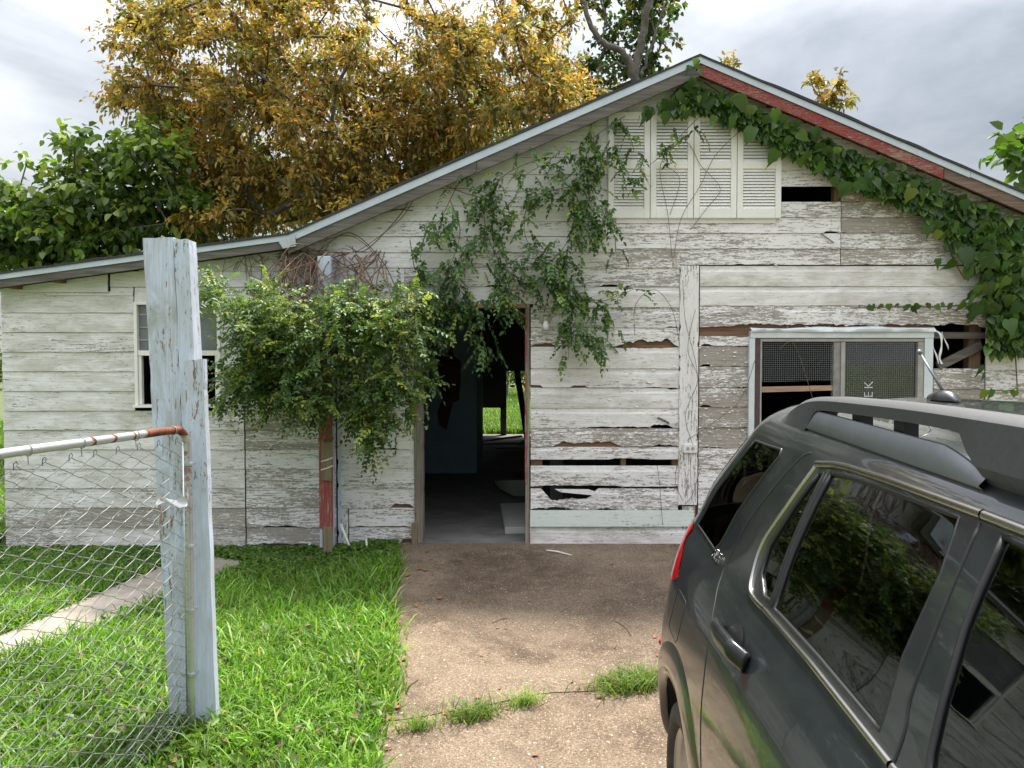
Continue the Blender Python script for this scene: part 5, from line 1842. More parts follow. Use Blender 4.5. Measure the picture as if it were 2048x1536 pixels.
def grow(root, targets, r_tip=0.012, r_exp=2.3, rng=RNG, sag=0.0, seg=0.5, wander=0.12):
    """branches: every target is joined to the nearest point of the tree so far"""
    nodes = [np.array(root, float)]
    par = [-1]
    order = np.argsort(np.linalg.norm(targets - root, axis=1))
    for k in order:
        t = targets[k]
        A = np.array(nodes)
        d = np.linalg.norm(A - t, axis=1)
        # prefer joining from below / nearer the root
        cost = d + 0.25 * np.linalg.norm(A - root, axis=1) + 0.6 * np.maximum(0, A[:, 2] - t[2])
        j = int(np.argmin(cost))
        L = d[j]
        m = max(1, int(L / seg))
        p0 = nodes[j]
        prev = j
        for q in range(1, m + 1):
            u = q / m
            p = p0 + (t - p0) * u + rng.randn(3) * wander * seg * (u < 1) + np.array([0, 0, sag * L * math.sin(u * math.pi)])
            nodes.append(p); par.append(prev); prev = len(nodes) - 1
    n = len(nodes)
    w = np.zeros(n)
    ch = np.zeros(n, int)
    for i in range(1, n): ch[par[i]] += 1
    w[ch == 0] = r_tip ** r_exp
    for i in range(n - 1, 0, -1): w[par[i]] += w[i]
    R = w ** (1 / r_exp)
    return np.array(nodes), np.array(par), R


def branch_mesh(name, nodes, par, R, mat, parent, n=6, rmin=0.0):
    V, F = [], []
    for i in range(1, len(nodes)):
        j = par[i]
        if R[i] < rmin: continue
        a, b_ = nodes[j], nodes[i]
        d = b_ - a
        L = np.linalg.norm(d)
        if L < 1e-5: continue
        d = d / L
        ref = np.array([0, 0, 1.0]) if abs(d[2]) < .9 else np.array([1.0, 0, 0])
        s = np.cross(d, ref); s /= np.linalg.norm(s)
        t = np.cross(s, d)
        ra = min(R[j], R[i] * 1.35)
        k = n if R[i] > 0.03 else 4
        o = len(V)
        for (p, r_) in ((a - d * r_ * 0 if False else a, ra) for r_ in (0,)):
            pass
        for (p, rr_) in ((a, ra), (b_, R[i])):
            for q in range(k):
                an = 2 * math.pi * q / k
                V.append(p + (s * math.cos(an) + t * math.sin(an)) * rr_)
        F += [(o + q, o + (q + 1) % k, o + k + (q + 1) % k, o + k + q) for q in range(k)]
    return mesh(name, V, F, mat, parent, True)


def tree(name, label, root, clumps, n_leaf, size, pal, w=None, spread=0.45, bark='bark', r_tip=0.014, droop_dir=0.35, mat='leaf', wid=0.5, rng=RNG, group='trees behind the house', seg=0.6):
    """clumps: (n,3) centres of leafy twig clusters"""
    t = empty(name, tuple(root), label=label, cat='tree', group=group)
    nodes, par, R = grow(np.array(root), clumps, r_tip, rng=rng, seg=seg)
    branch_mesh('trunk', nodes, par, R, M[bark], t)
    nc = len(clumps)
    # twigs: each clump carries several leafy twigs fanned round it
    per = max(3, n_leaf // nc)
    tw = max(2, per // 9)
    TC = np.repeat(clumps, tw, axis=0)
    TD = unit(rand_dirs(len(TC), rng) * np.array([1, 1, .7]) + unit(TC - np.mean(clumps, 0)) * .35 + np.array([0, 0, .08]))
    TL = spread * (0.5 + rng.rand(len(TC)))
    P, D = [], []
    for q in range(9):
        u = (q + rng.rand(len(TC))) / 9
        p = TC + TD * (TL * u)[:, None] + np.array([0, 0, -0.18]) * (TL * u * u)[:, None]
        p = p + rng.randn(*p.shape) * size * .28
        P.append(p)
        D.append(unit(TD * .8 + rand_dirs(len(TC), rng) * .9 + np.array([0, 0, -droop_dir])))
    P = np.concatenate(P); D = np.concatenate(D)
    Nn = unit(rand_dirs(len(P), rng) * .7 + np.array([0, 0, 1.0]))
    S = size * (0.65 + 0.6 * rng.rand(len(P)))
    base = pick_cols(len(TC), pal, .16, rng, w)
    cols = np.tile(base, (9, 1)) * (1 + .14 * rng.randn(len(P), 1))
    V, F, C = leaf_arrays(P, D, Nn, S, np.clip(cols, .004, .9), wid)
    o = fast_mesh('crown', V, F, M[mat], t, C)
    # thin twigs
    V2, F2 = [], []
    k = len(TC)
    e = TC + TD * TL[:, None] * .9 + np.array([0, 0, -.15]) * TL[:, None]
    s = unit(np.cross(TD, np.array([0.3, 0.2, 1.0]))) * .005
    V2 = np.stack([TC - s, TC + s, e], 1).reshape(-1, 3)
    F2 = np.arange(3 * k).reshape(-1, 3)
    fast_mesh('twigs', V2, F2, M[bark], t)['kind'] = 'stuff'
    return t


def blob_points(specs, n, Y0, Y1, rng, inner=0.0):
    """points spread through image-plane ellipses given as (px, py, rx, ry, weight), at depths between Y0 and Y1"""
    W = np.array([s[4] for s in specs], float); W /= W.sum()
    k = rng.choice(len(specs), n, p=W)
    out = []
    for i in k:
        px, py, rx, ry, _ = specs[i]
        while True:
            a = rng.uniform(-1, 1, 3)
            if inner < np.linalg.norm(a) <= 1: break
        Y = (Y0 + Y1) / 2 + a[2] * (Y1 - Y0) / 2
        out.append(at(px + a[0] * rx, py + a[1] * ry, Y))
    return np.array(out)


# ------------------------------------------------------------------ trees
rg = np.random.RandomState(3)
YEL = [(0.33, 0.225, 0.06), (0.265, 0.205, 0.065), (0.205, 0.18, 0.062), (0.37, 0.21, 0.045), (0.15, 0.145, 0.052), (0.44, 0.285, 0.085)]
spec = [(320, 60, 90, 100, 1.2), (460, 80, 180, 130, 3.2), (650, 120, 190, 140, 3.2), (560, 250, 220, 100, 3.0), (420, 200, 120, 70, 1.6), (430, 350, 110, 80, 2.0), (480, 410, 130, 60, 2.2), (380, 440, 50, 40, .7), (620, 330, 120, 80, 1.6), (880, 320, 80, 70, 1.2), (960, 230, 100, 60, 1.2), (700, 420, 60, 40, .6),
        (680, 370, 110, 70, 1.4), (800, 270, 140, 90, 2.2), (860, 150, 100, 70, 1.3), (950, 100, 110, 90, 1.5), (1060, 90, 110, 100, 1.6), (1090, 190, 80, 60, .9), (760, 350, 90, 50, .9),
        (290, 140, 60, 50, .5), (250, 175, 35, 30, .3), (340, 230, 70, 40, .6), (900, 260, 60, 30, .5), (500, -60, 300, 90, 1.5), (900, -40, 260, 90, 1.2)]
pts = blob_points(spec, 640, 13.2, 18.5, rg)
pts = pts[pts[:, 2] > 3.6]
root_y = at(1262, 1070, 18.6); root_y[2] = 0
tree('yellowing_tree', 'large tree with orange yellow leaves spreading above the roof', root_y, pts, 92000, 0.115, YEL, spread=.47, rng=rg, r_tip=.017, droop_dir=.5)

GRN = [(0.12, 0.20, 0.045), (0.15, 0.245, 0.052), (0.09, 0.155, 0.04), (0.24, 0.36, 0.06), (0.34, 0.44, 0.10)]
spec = [(60, 450, 110, 70, 2.2), (190, 370, 90, 60, 1.6), (150, 480, 180, 70, 3), (300, 440, 110, 80, 2), (300, 340, 70, 50, .9), (250, 300, 40, 30, .5), (150, 290, 18, 16, .15), (45, 320, 14, 20, .12), (-60, 450, 90, 90, 1.2), (400, 500, 90, 40, .8), (330, 290, 50, 30, .4)]
pts = blob_points(spec, 260, 12.9, 15.2, rg)
tree('broadleaf_tree', 'dense dark green broad-leaved tree behind the low wing roof', at(180, 1000, 14.6) * np.array([1, 1, 0]), pts, 11000, 0.16, GRN, w=[.22, .25, .13, .22, .18], spread=.46, rng=rg, wid=.75, droop_dir=.7, mat='leaf_gloss')

G2 = [(0.075, 0.13, 0.03), (0.10, 0.165, 0.036), (0.055, 0.10, 0.025), (0.16, 0.23, 0.045)]
spec = [(470, 330, 110, 90, 1), (600, 420, 120, 60, 1), (730, 420, 90, 60, .8), (330, 280, 60, 50, .4), (880, 300, 80, 60, .6), (1000, 260, 90, 60, .7)]
pts = blob_points(spec, 200, 20.5, 24, rg)
tree('far_green_tree', 'green small-leaved tree glimpsed behind the yellow leaves', at(620, 1000, 22.5) * np.array([1, 1, 0]), pts, 9000, 0.15, G2, spread=.7, rng=rg)

spec = [(1250, 90, 60, 70, 1), (1310, 60, 36, 60, .8), (1200, 150, 40, 50, .6), (1290, 140, 40, 30, .5), (1230, 0, 80, 60, .8), (1130, 140, 50, 60, .5), (1320, 0, 40, 30, .5)]
pts = blob_points(spec, 110, 18.5, 20.2, rg)
tree('ivy_clad_tree', 'dark ivy covered tree trunk rising behind the gable peak', at(1285, 1000, 19.4) * np.array([1, 1, 0]), pts, 4200, 0.13, [(0.05, 0.10, 0.026), (0.075, 0.13, 0.03), (0.04, 0.075, 0.02), (0.18, 0.17, 0.04)], spread=.42, rng=rg, wid=.8)
# its bare grey limbs
lt = empty('bare_limbs_tree', tuple(at(1282, 1000, 18.0) * np.array([1, 1, 0])), label='bare grey tree limbs reaching up behind the gable peak', cat='tree', group='trees behind the house')
for (pp_, r0, r1) in ((((1282, 700), (1275, 300), (1272, 150), (1290, 40), (1305, -60)), .17, .10), (((1272, 180), (1250, 110), (1200, 80), (1170, 20), (1150, -60)), .12, .06),
                      (((1275, 140), (1210, 130), (1180, 180), (1165, 195)), .05, .02), (((1282, 150), (1300, 100), (1330, 0)), .06, .03), (((1200, 85), (1215, 40), (1190, -30)), .04, .02),
                      (((900, 25), (880, -10), (860, -40)), .015, .006), (((1272, 200), (1100, 165), (980, 190), (900, 215), (820, 222)), .13, .05), (((1000, 188), (900, 170), (800, 175), (720, 160)), .06, .025)):
    Yb = 18.0 if pp_[0][0] > 1100 and pp_[-1][0] > 1100 else 17.4
    P = smooth_path(np.array([at(x, y, Yb) for x, y in pp_]), 6)
    P += rg.randn(*P.shape) * .03
    mb = MB(); mb.tube(P, np.linspace(r0, r1, len(P)) * .75, 9); mb.build('limb', M['bark'], lt, True)
for i in range(22):
    a = at(850 + rg.randn() * 30, 60 + rg.rand() * 30, 17.5); b_ = a + np.array([rg.randn() * .25, 0, .5 + .7 * rg.rand()])
    mb = MB(); mb.tube(np.array([a, (a + b_) / 2 + rg.randn(3) * .06, b_]), [.008, .006, .003], 3); mb.build('twig', M['bark'], lt)

spec = [(1635, 165, 14, 22, 1), (1655, 190, 18, 14, 1), (1680, 172, 18, 16, 1), (1690, 200, 14, 10, .6), (1455, 123, 12, 8, .5), (1475, 128, 10, 6, .3)]
pts = blob_points(spec, 26, 17.5, 18.2, rg)
pts = np.vstack([pts, [at(1650, 300, 17.8)], [at(1470, 260, 17.8)]])
tree('sapling', 'sparse yellowing sapling tops poking above the right roof slope', at(1600, 1000, 17.8) * np.array([1, 1, 0]), pts, 520, 0.15, YEL, spread=.22, rng=rg, r_tip=.008)
spec = [(2040, 300, 24, 30, 1), (2065, 330, 40, 60, 1), (2090, 280, 40, 60, 1)]
pts = blob_points(spec, 22, 8.2, 9.0, rg)
tree('mulberry_sapling', 'bright green leafy shoot beside the right eave', at(2120, 1000, 8.6) * np.array([1, 1, 0]) + np.array([1.2, 0, 0]), pts, 220, 0.15, [(0.10, 0.19, 0.03), (0.16, 0.26, 0.05), (0.07, 0.13, 0.02)], spread=.2, rng=rg, wid=.75, r_tip=.006)

# trees and hedge seen through the house, and the yard's far edge
for i, (x, y, lab_) in enumerate(((-0.25, 33, 'slim tree trunk seen through the back opening of the house'), (1.6, 36, 'leafy tree in the back yard seen through the doorway'))):
    c = np.array([x, y, 0]) + np.c_[rg.randn(60) * 1.6, rg.randn(60) * 1.6, 4.5 + rg.rand(60) * 4]
    tree('yard_tree', lab_, (x, y, 0), c, 2600, .3, G2, spread=.9, rng=rg, group='trees in the back yard')
for i in range(14):
    x = -46 + i * 4.2 + rg.randn() * .4
    y = 40 + rg.rand() * 3
    n = 1900
    P = np.array([x, y, 0]) + rg.randn(n, 3) * np.array([1.9, .7, .75]) + np.array([0, 0, 1.1])
    P = P[P[:, 2] > .05]
    V, F, C = leaf_arrays(P, rand_dirs(len(P), rg), rand_dirs(len(P), rg), .2 + .15 * rg.rand(len(P)), pick_cols(len(P), G2 + [(.18, .22, .04)], .2, rg), .6)
    pos = ('leftmost', 'second from the left', 'third from the left', 'fourth from the left', 'fifth from the left', 'sixth from the left', 'seventh from the left', 'eighth from the left', 'ninth from the left', 'tenth from the left', 'eleventh from the left', 'twelfth from the left', 'thirteenth from the left', 'rightmost')[i]
    tag(fast_mesh('hedge_shrub', V, F, M['leaf'], None, C), 'hedge shrub at the far edge of the yard, ' + pos, 'shrub', 'hedge shrubs at the far edge of the back yard')

# ------------------------------------------------------------------ grass
def blades(P, H, lean, wdt, cols, rng, bend=0.6):
    n = len(P)
    ph = rng.rand(n) * 2 * math.pi
    d = np.stack([np.cos(ph), np.sin(ph), 0 * ph], 1)
    s = np.stack([-np.sin(ph), np.cos(ph), 0 * ph], 1)
    ph2 = ph + rng.randn(n) * .8
    s = np.stack([-np.sin(ph2), np.cos(ph2), 0 * ph], 1)
    V = []
    for (t, wf) in ((0, 1.0), (.4, .9), (.75, .6)):
        hgt = H * (t - bend * .35 * lean * t * t)
        p = P + d * (H * lean * t ** 1.7)[:, None]
        p = p + np.array([0, 0, 1.0]) * hgt[:, None]
        V += [p - s * (wdt * wf)[:, None], p + s * (wdt * wf)[:, None]]
    p = P + d * (H * lean)[:, None] + np.array([0, 0, 1.0]) * (H * (1 - bend * .55 * lean))[:, None]
    V.append(p)
    V = np.stack(V, 1).reshape(-1, 3)
    i = np.arange(n)[:, None] * 7
    F = np.concatenate([i + np.array([q]) for q in ([0, 1, 3], [0, 3, 2], [2, 3, 5], [2, 5, 4], [4, 5, 6])], 0)
    return V, F, np.repeat(cols, 7, axis=0)


GC = [(0.125, 0.25, 0.028), (0.175, 0.32, 0.038), (0.085, 0.19, 0.02), (0.26, 0.40, 0.085), (0.22, 0.31, 0.06)]


def in_path(x, y):
    return pin([(a, b_) for a, b_ in pth], np.stack([x, y], 1))


rg = np.random.RandomState(21)
n = 205000
y = 7.05 - (7.05 - 1.9) * rg.rand(n) ** 1.0
x = -5.6 + rg.rand(n) * 5.4
# only what lies left of the driveway, off the path and within a margin of the view
dens_n = (n1d(x * 1.3 + y * .7, 61, 1.7) * n1d(y * 1.1 - x * .5, 62, 1.9))
ok = (x < drive_left(y) + 0.055 * rg.randn(n) * n1d(y, 72, 2.3)) & ~in_path(x + rg.randn(n) * .03, y + rg.randn(n) * .03) & (np.abs(x) < y * .8 + 1.0)
ok &= (y < 6.93) & (rg.rand(n) < .35 + 1.6 * dens_n)
x, y = x[ok], y[ok]
P = np.stack([x, y, gz(y) - .012 - lawn_dip(x, y)], 1)
near_wall = np.clip((y - 5.9) / .7, 0, 1)
H = (.05 + .10 * rg.rand(len(x)) ** 1.6 + .06 * n1d(x * 2 + y, 63, 1.3)) * (1 - .55 * near_wall)
H *= 1 + .6 * ((rg.rand(len(x)) < .04))
V, F, C = blades(P, H, .25 + .9 * rg.rand(len(x)), .0036 + .0048 * rg.rand(len(x)) ** 1.5, pick_cols(len(x), GC + [(.34, .28, .13), (.22, .16, .08)], .17, rg, [.31, .27, .19, .12, .07, .025, .015]) * (.72 + .56 * n1d(x * .9 + y * 1.3, 71, 1.6) * 1.0)[:, None], rg)
tag(fast_mesh('lawn_grass', V, F, M['grass'], None, C), 'bright green uncut grass left of the driveway', 'grass', kind='stuff')

# creeping weeds along the wall and through the lawn
n = 34000
x = -4.7 + rg.rand(n) * 3.75
y = 6.95 - np.abs(rg.randn(n)) * .62
ok = ((x < drive_left(y)) & ~in_path(x, y)) & (y > 3)
x, y = x[ok], y[ok]
hump = .05 * np.exp(-((x + 1.45) / .25) ** 2 - ((y - 6.75) / .2) ** 2)
P = np.stack([x, y, gz(y) + .005 - lawn_dip(x, y) + rg.rand(len(x)) * (.035 + hump)], 1)
D = unit(rand_dirs(len(x), rg) * np.array([1, 1, .3]) + np.array([0, -.1, .25]))
V, F, C = leaf_arrays(P, D, unit(rand_dirs(len(x), rg) * .5 + np.array([0, -.2, 1])), .028 + .03 * rg.rand(len(x)), pick_cols(len(x), [(0.11, 0.22, 0.042), (0.15, 0.27, 0.05), (0.085, 0.17, 0.036), (0.22, 0.33, 0.065)], .15, rg), .62)
tag(fast_mesh('ground_cover', V, F, M['leaf'], None, C), 'low creeping weeds along the foot of the house wall', 'weeds', kind='stuff')

# far lawn: left of the wing and behind the house
n = 90000
x = np.concatenate([-4.75 - rg.rand(n // 2) ** 1.3 * 9, -3.5 + rg.rand(n // 2) * 6.5])
y = np.concatenate([3.0 + rg.rand(n // 2) * 17, 17.2 + rg.rand(n // 2) ** 1.5 * 22])
P = np.stack([x, y, gz(y) - .02], 1)
V, F, C = blades(P, .10 + .16 * rg.rand(n), .3 + .7 * rg.rand(n), .006 + .007 * rg.rand(n), pick_cols(n, GC, .15, rg), rg)
tag(fast_mesh('yard_grass', V, F, M['grass'], None, C), 'sunlit grass of the back yard beyond the house', 'grass', kind='stuff')

# tufts growing in the driveway joint and at its edge
tufts = [(945, 1435, .14, 330, 'grass tuft in the driveway crack, widest of the left ones'), (1050, 1408, .09, 150, 'small grass tuft midway along the driveway crack'),
         (1268, 1372, .20, 1000, 'large grass clump in the driveway crack by the car wheel'), (835, 1458, .09, 120, 'grass tuft at the left end of the driveway crack')]
for (px, py, rad, n, lb) in tufts:
    c = gpt(px, py)
    q = rg.randn(n, 2) * np.array([rad * .5, rad * .28])
    P = np.stack([c[0] + q[:, 0], c[1] + q[:, 1] + q[:, 0] * .25, np.zeros(n)], 1)
    P[:, 2] = gz(P[:, 1]) - .004
    V, F, C = blades(P, .04 + .09 * rg.rand(n), .5 + .8 * rg.rand(n), .0018 + .0018 * rg.rand(n), pick_cols(n, GC + [(.30, .32, .11), (.38, .38, .15)], .15, rg), rg)
    tag(fast_mesh('grass_tuft', V, F, M['grass'], None, C), lb, 'grass tuft', 'grass tufts in the driveway joint')

# ------------------------------------------------------------------ vines on the house
def sprays(P0, D0, L, nl, size, pal, rng, w=None, pend=0.5, wid=.55):
    """pinnate leaves: a curved stalk with pairs of leaflets; returns leaf arrays and stalk triangles"""
    n = len(P0)
    D0 = unit(D0)
    side = unit(np.cross(D0, np.array([0.0, 0.0, 1.0])) + rng.randn(n, 3) * .25)
    nrm = unit(np.cross(side, D0) + np.array([0, -.3, .3]))
    Ps, Ds, Ns, Ss, Cs = [], [], [], [], []
    base = pick_cols(n, pal, .15, rng, w)
    for q in range(nl):
        u = (q // 2 + 1) / (nl // 2 + .6)
        p = P0 + D0 * (L * u)[:, None] + np.array([0, 0, -1.0]) * (pend * L * u * u)[:, None]
        sg = (1 if q % 2 else -1) if q < nl - 1 else 0
        d = unit(D0 * (.55 if sg else 1.0) + side * sg + np.array([0, 0, -.35]) + rng.randn(n, 3) * .22)
        Ps.append(p); Ds.append(d); Ns.append(unit(nrm + rng.randn(n, 3) * .35))
        Ss.append(size * (.7 + .5 * rng.rand(n)))
        Cs.append(np.clip(base * (1 + .10 * rng.randn(n, 1)), .004, .9))
    V, F, C = leaf_arrays(np.concatenate(Ps), np.concatenate(Ds), np.concatenate(Ns), np.concatenate(Ss), np.concatenate(Cs), wid)
    return V, F, C


VP = [(0.10, 0.175, 0.06), (0.13, 0.215, 0.065), (0.08, 0.14, 0.055), (0.22, 0.31, 0.07), (0.38, 0.43, 0.10)]
rg = np.random.RandomState(5)
bush = empty('rambling_bush', tuple(at(620, 1000, 6.6) * np.array([1, 1, 0]) + np.array([0, 0, 1.2])), label='dense green climber bush hanging over the porch post left of the doorway', cat='vine', group='vines on the house front')
spec = [(425, 585, 28, 28, .35), (505, 650, 55, 55, 1.2), (560, 660, 70, 60, 1.3), (640, 690, 90, 70, 2), (720, 650, 80, 60, 1.8), (790, 660, 70, 60, 1.5), (820, 610, 50, 40, .8), (490, 740, 48, 50, 1.1), (540, 760, 80, 55, 1.6),
        (640, 770, 80, 55, 1.6), (720, 770, 80, 55, 1.6), (790, 760, 60, 60, 1.1), (738, 835, 36, 32, .6), (736, 880, 12, 24, .18), (480, 795, 60, 24, .5), (620, 815, 50, 24, .4), (690, 600, 60, 40, .6), (540, 600, 60, 36, .5), (840, 710, 20, 60, .4), (795, 840, 12, 24, .12)]
P = blob_points(spec, 3500, 5.95, 6.95, rg)
P = P[(n1d(P[:, 0] * 1.0 + P[:, 1] * .8, 41, 4.0) + n1d(P[:, 2] - P[:, 0] * .3, 42, 4.5) + n1d(P[:, 1] + P[:, 2] * .4, 43, 5.0)) > 1.08]
D = rand_dirs(len(P), rg) * np.array([1, .9, .7]) + np.array([0, -.55, -.05])
yel = np.clip((6.45 - P[:, 1]) / .4, 0, 1) * np.clip((P[:, 2] - 1.7) / .6, 0, 1)
V, F, C = sprays(P, D, .13 + .14 * rg.rand(len(P)), 13, .038, VP, rg, [.22, .27, .10, .26, .15], wid=.66, pend=.2)
o = fast_mesh('foliage', V, F, M['leaf'], bush, C); o['kind'] = 'stuff'
for i in range(70):
    p0 = at(560 + rg.rand() * 220, 500 + rg.rand() * 25, 6.92)
    p3 = P[rg.randint(len(P))]
    P_ = smooth_path(np.array([p0, p0 + (p3 - p0) * .3 + np.array([0, -.08, .05]) + rg.randn(3) * .05, p0 + (p3 - p0) * .7 + rg.randn(3) * .07, p3]), 5)
    mb = MB(); mb.tube(P_, np.linspace(.006, .0025, len(P_)), 5, False); mb.build('stem', M['stem'], bush, True)
for i in range(28):       # fine tangled roots under the eave
    p0 = at(470 + rg.rand() * 110, 505 + rg.rand() * 20, 6.90)
    p3 = p0 + np.array([rg.randn() * .14, -.02, -.08 - .28 * rg.rand()])
    P_ = smooth_path(np.array([p0, p0 + (p3 - p0) * .4 + rg.randn(3) * .05, p3]), 5)
    mb = MB(); mb.tube(P_, .0028, 4, False); mb.build('stem', M['stem'], bush, True)

strands = [
    [(1180, 262), (1192, 320), (1150, 372), (1165, 440), (1120, 510), (1132, 580), (1140, 650), (1136, 720)],
    [(1165, 440), (1195, 420), (1222, 455), (1205, 480)],
    [(1150, 372), (1110, 380), (1060, 400), (1050, 470), (1090, 540), (1080, 590)],
    [(1140, 580), (1190, 605), (1268, 578)], [(1195, 605), (1190, 660), (1200, 690)],
    [(1070, 320), (1010, 350), (970, 400), (975, 470), (1005, 540), (1010, 590), (1035, 600)],
    [(975, 470), (930, 500), (905, 560), (940, 600), (965, 640), (960, 690), (985, 706)],
    [(930, 340), (900, 400), (880, 440), (850, 470), (840, 520)], [(900, 400), (920, 460), (905, 520), (880, 560)],
    [(905, 560), (870, 600), (850, 640), (855, 700), (850, 790)], [(905, 600), (905, 650), (895, 668)], [(985, 600), (1020, 612), (1030, 625)],
    [(1250, 232), (1200, 265), (1150, 300), (1110, 300)], [(1180, 300), (1220, 330), (1260, 350), (1300, 352)],
    [(1400, 232), (1370, 262), (1335, 300), (1300, 330)], [(1240, 240), (1262, 280), (1268, 305)], [(1150, 330), (1215, 300)],
    [(820, 480), (830, 540), (850, 590), (880, 610)], [(1110, 510), (1060, 500), (1030, 520)], [(1130, 340), (1090, 330), (1050, 350)], [(1010, 540), (1050, 560), (1085, 560)],
    [(940, 600), (905, 610), (860, 600)], [(950, 430), (1000, 420), (1040, 440)]]
dn = [76, 16, 30, 18, 12, 40, 32, 16, 12, 24, 8, 5, 10, 6, 9, 3, 5, 10, 8, 7, 8, 12, 8]
vine = empty('climbing_vine', tuple(at(1060, 540, 6.9)), label='sprawling small-leaved climber hanging down the gable over the doorway', cat='vine', group='vines on the house front')
Pa, Da = [], []
for pl_, k in zip(strands, dn):
    w3 = np.array([at(x, y, 6.90 - .10 * rg.rand()) for x, y in pl_])
    P_ = smooth_path(w3, 6)
    mb = MB(); mb.tube(P_, np.linspace(.0045, .002, len(P_)), 5, False); mb.build('stem', M['stem'], vine, True)
    k = int(k * 1.8)
    i = rg.randint(0, len(P_) - 1, k)
    p = P_[i] + (P_[i + 1] - P_[i]) * rg.rand(k, 1)
    tg = unit(P_[i + 1] - P_[i])
    spread_ = .035 + .045 * rg.rand(k, 1)
    p = p + rg.randn(k, 3) * np.array([1, .6, 1]) * spread_
    p[:, 1] = np.minimum(p[:, 1], 6.95)
    Pa.append(p); Da.append(tg * .4 + rand_dirs(k, rg) * np.array([1, .6, .6]) + np.array([0, -.35, -.35]))
Pa = np.concatenate(Pa); Da = np.concatenate(Da)
keep = ~((Pa[:, 0] > wx(1040)) & (Pa[:, 0] < wx(1120)) & (Pa[:, 2] < wz(600)) & (Pa[:, 2] > wz(690)))
Pa, Da = Pa[keep], Da[keep]
V, F, C = sprays(Pa, Da, .08 + .08 * rg.rand(len(Pa)), 11, .046, VP, rg, [.34, .30, .20, .13, .03], wid=.66)
o = fast_mesh('foliage', V, F, M['leaf'], vine, C); o['kind'] = 'stuff'
# bare brown runners below the left rake
runs = [[(565, 500), (640, 470), (720, 432), (800, 400), (870, 372), (940, 378), (990, 402)], [(590, 505), (660, 510), (700, 520), (740, 560), (760, 590)], [(640, 490), (700, 470), (760, 520), (780, 570)],
        [(600, 495), (680, 455), (760, 428), (840, 420)], [(700, 500), (730, 505), (790, 440), (830, 380)], [(860, 380), (905, 360), (960, 330), (1010, 300)], [(600, 510), (585, 560), (570, 600)], [(650, 495), (625, 540), (610, 600)]]
for r_ in runs:
    for dup_ in range(2):
        P_ = smooth_path(np.array([at(x + rg.randn() * 8, y + rg.randn() * 6, 6.93 - .04 * rg.rand()) for x, y in r_]), 6)
        mb = MB(); mb.tube(P_, .005 - .0015 * dup_, 5, False); mb.build('runner', M['stem'], vine, True)
dry = [[(1345, 535), (1335, 430), (1320, 330), (1370, 285), (1400, 330), (1420, 350)], [(1345, 535), (1360, 440), (1400, 370), (1430, 310), (1480, 260)], [(1420, 350), (1440, 380), (1410, 420), (1380, 460)], [(1340, 430), (1360, 360), (1330, 330)],
       [(1390, 620), (1375, 700), (1395, 760), (1370, 830), (1385, 890)], [(1365, 560), (1370, 640), (1390, 720), (1400, 800)], [(1270, 670), (1272, 610), (1310, 580), (1345, 620), (1360, 690)], [(1375, 880), (1420, 850), (1480, 800), (1510, 720)],
       [(1315, 930), (1320, 970), (1326, 1050)], [(1400, 940), (1385, 990), (1370, 1010)], [(1360, 900), (1350, 960), (1365, 1000)], [(1560, 700), (1590, 690), (1630, 810)]]
for r_ in dry:
    P_ = smooth_path(np.array([at(x, y, 6.93) for x, y in r_]), 6) + rg.randn(1, 3) * .004
    mb = MB(); mb.tube(P_, .0024, 4, False); mb.build('dry_runner', M['stem'], vine, True)

# ------------------------------------------------------------------ broad-leaved creeper along the right rake
rg = np.random.RandomState(8)
creeper = empty('grape_creeper', tuple(at(1800, 420, 6.9)), label='broad-leaved green creeper trailing along the right eave and wall edge', cat='vine', group='vines on the house front')
outline = [(0, 0), (.13, -.07), (.31, -.02), (.41, .16), (.37, .36), (.30, .55), (.15, .76), (.045, .94), (0, 1.08)]
half = np.array(outline)
def creeper_leaf(k):
    r_ = np.random.RandomState(100 + k)
    lf = half * (1 + .10 * r_.randn(*half.shape)); lf[0] = 0; lf[-1, 0] = 0
    lb = half * (1 + .10 * r_.randn(*half.shape)); lb[0] = 0; lb[-1, 0] = 0
    rib = [(0, .25), (0, .55), (0, .8)]
    cu_ = .10 + .18 * r_.rand(); fo = .08 + .22 * r_.rand()
    def z(x, y): return -cu_ * y * y + fo * abs(x) - .5 * x * x * r_.rand() * .3
    V = [(x, z(x, y), -y) for x, y in lf] + [(-x, z(x, y), -y) for x, y in lb] + [(0, z(0, y), -y) for _, y in rib]
    V = [(x, -(q) , zz) for x, q, zz in V]
    n = len(half)
    r0 = 2 * n
    F = []
    for sgn, o in ((1, 0), (-1, n)):
        idx = [o + i for i in range(n)]
        f_ = [(idx[0], idx[1], idx[2], r0), (r0, idx[2], idx[3], idx[4]), (r0, idx[4], r0 + 1), (r0 + 1, idx[4], idx[5], idx[6]), (r0 + 1, idx[6], r0 + 2), (r0 + 2, idx[6], idx[7], idx[8])]
        F += [q if sgn == 1 else tuple(reversed(q)) for q in f_]
    me = bpy.data.meshes.new('leaf')
    me.from_pydata(V, [], F)
    col = pick_cols(1, [(0.065, 0.14, 0.036), (0.09, 0.175, 0.04), (0.052, 0.115, 0.034), (0.14, 0.23, 0.045), (0.20, 0.25, 0.045)][k % 5:k % 5 + 1], .08, r_)[0]
    ca = me.color_attributes.new('Col', 'FLOAT_COLOR', 'POINT')
    c4 = np.ones((len(V), 4), np.float32); c4[:, :3] = col
    ca.data.foreach_set('color', c4.ravel())
    me.polygons.foreach_set('use_smooth', np.ones(len(me.polygons), bool))
    me.materials.append(M['leaf_gloss'])
    return me
leaf_me = [creeper_leaf(k) for k in range(15)]
LW = [0, 5, 10, 1, 6, 11, 2, 7, 12, 0, 5, 1, 6, 2, 7, 3, 8, 13, 4]


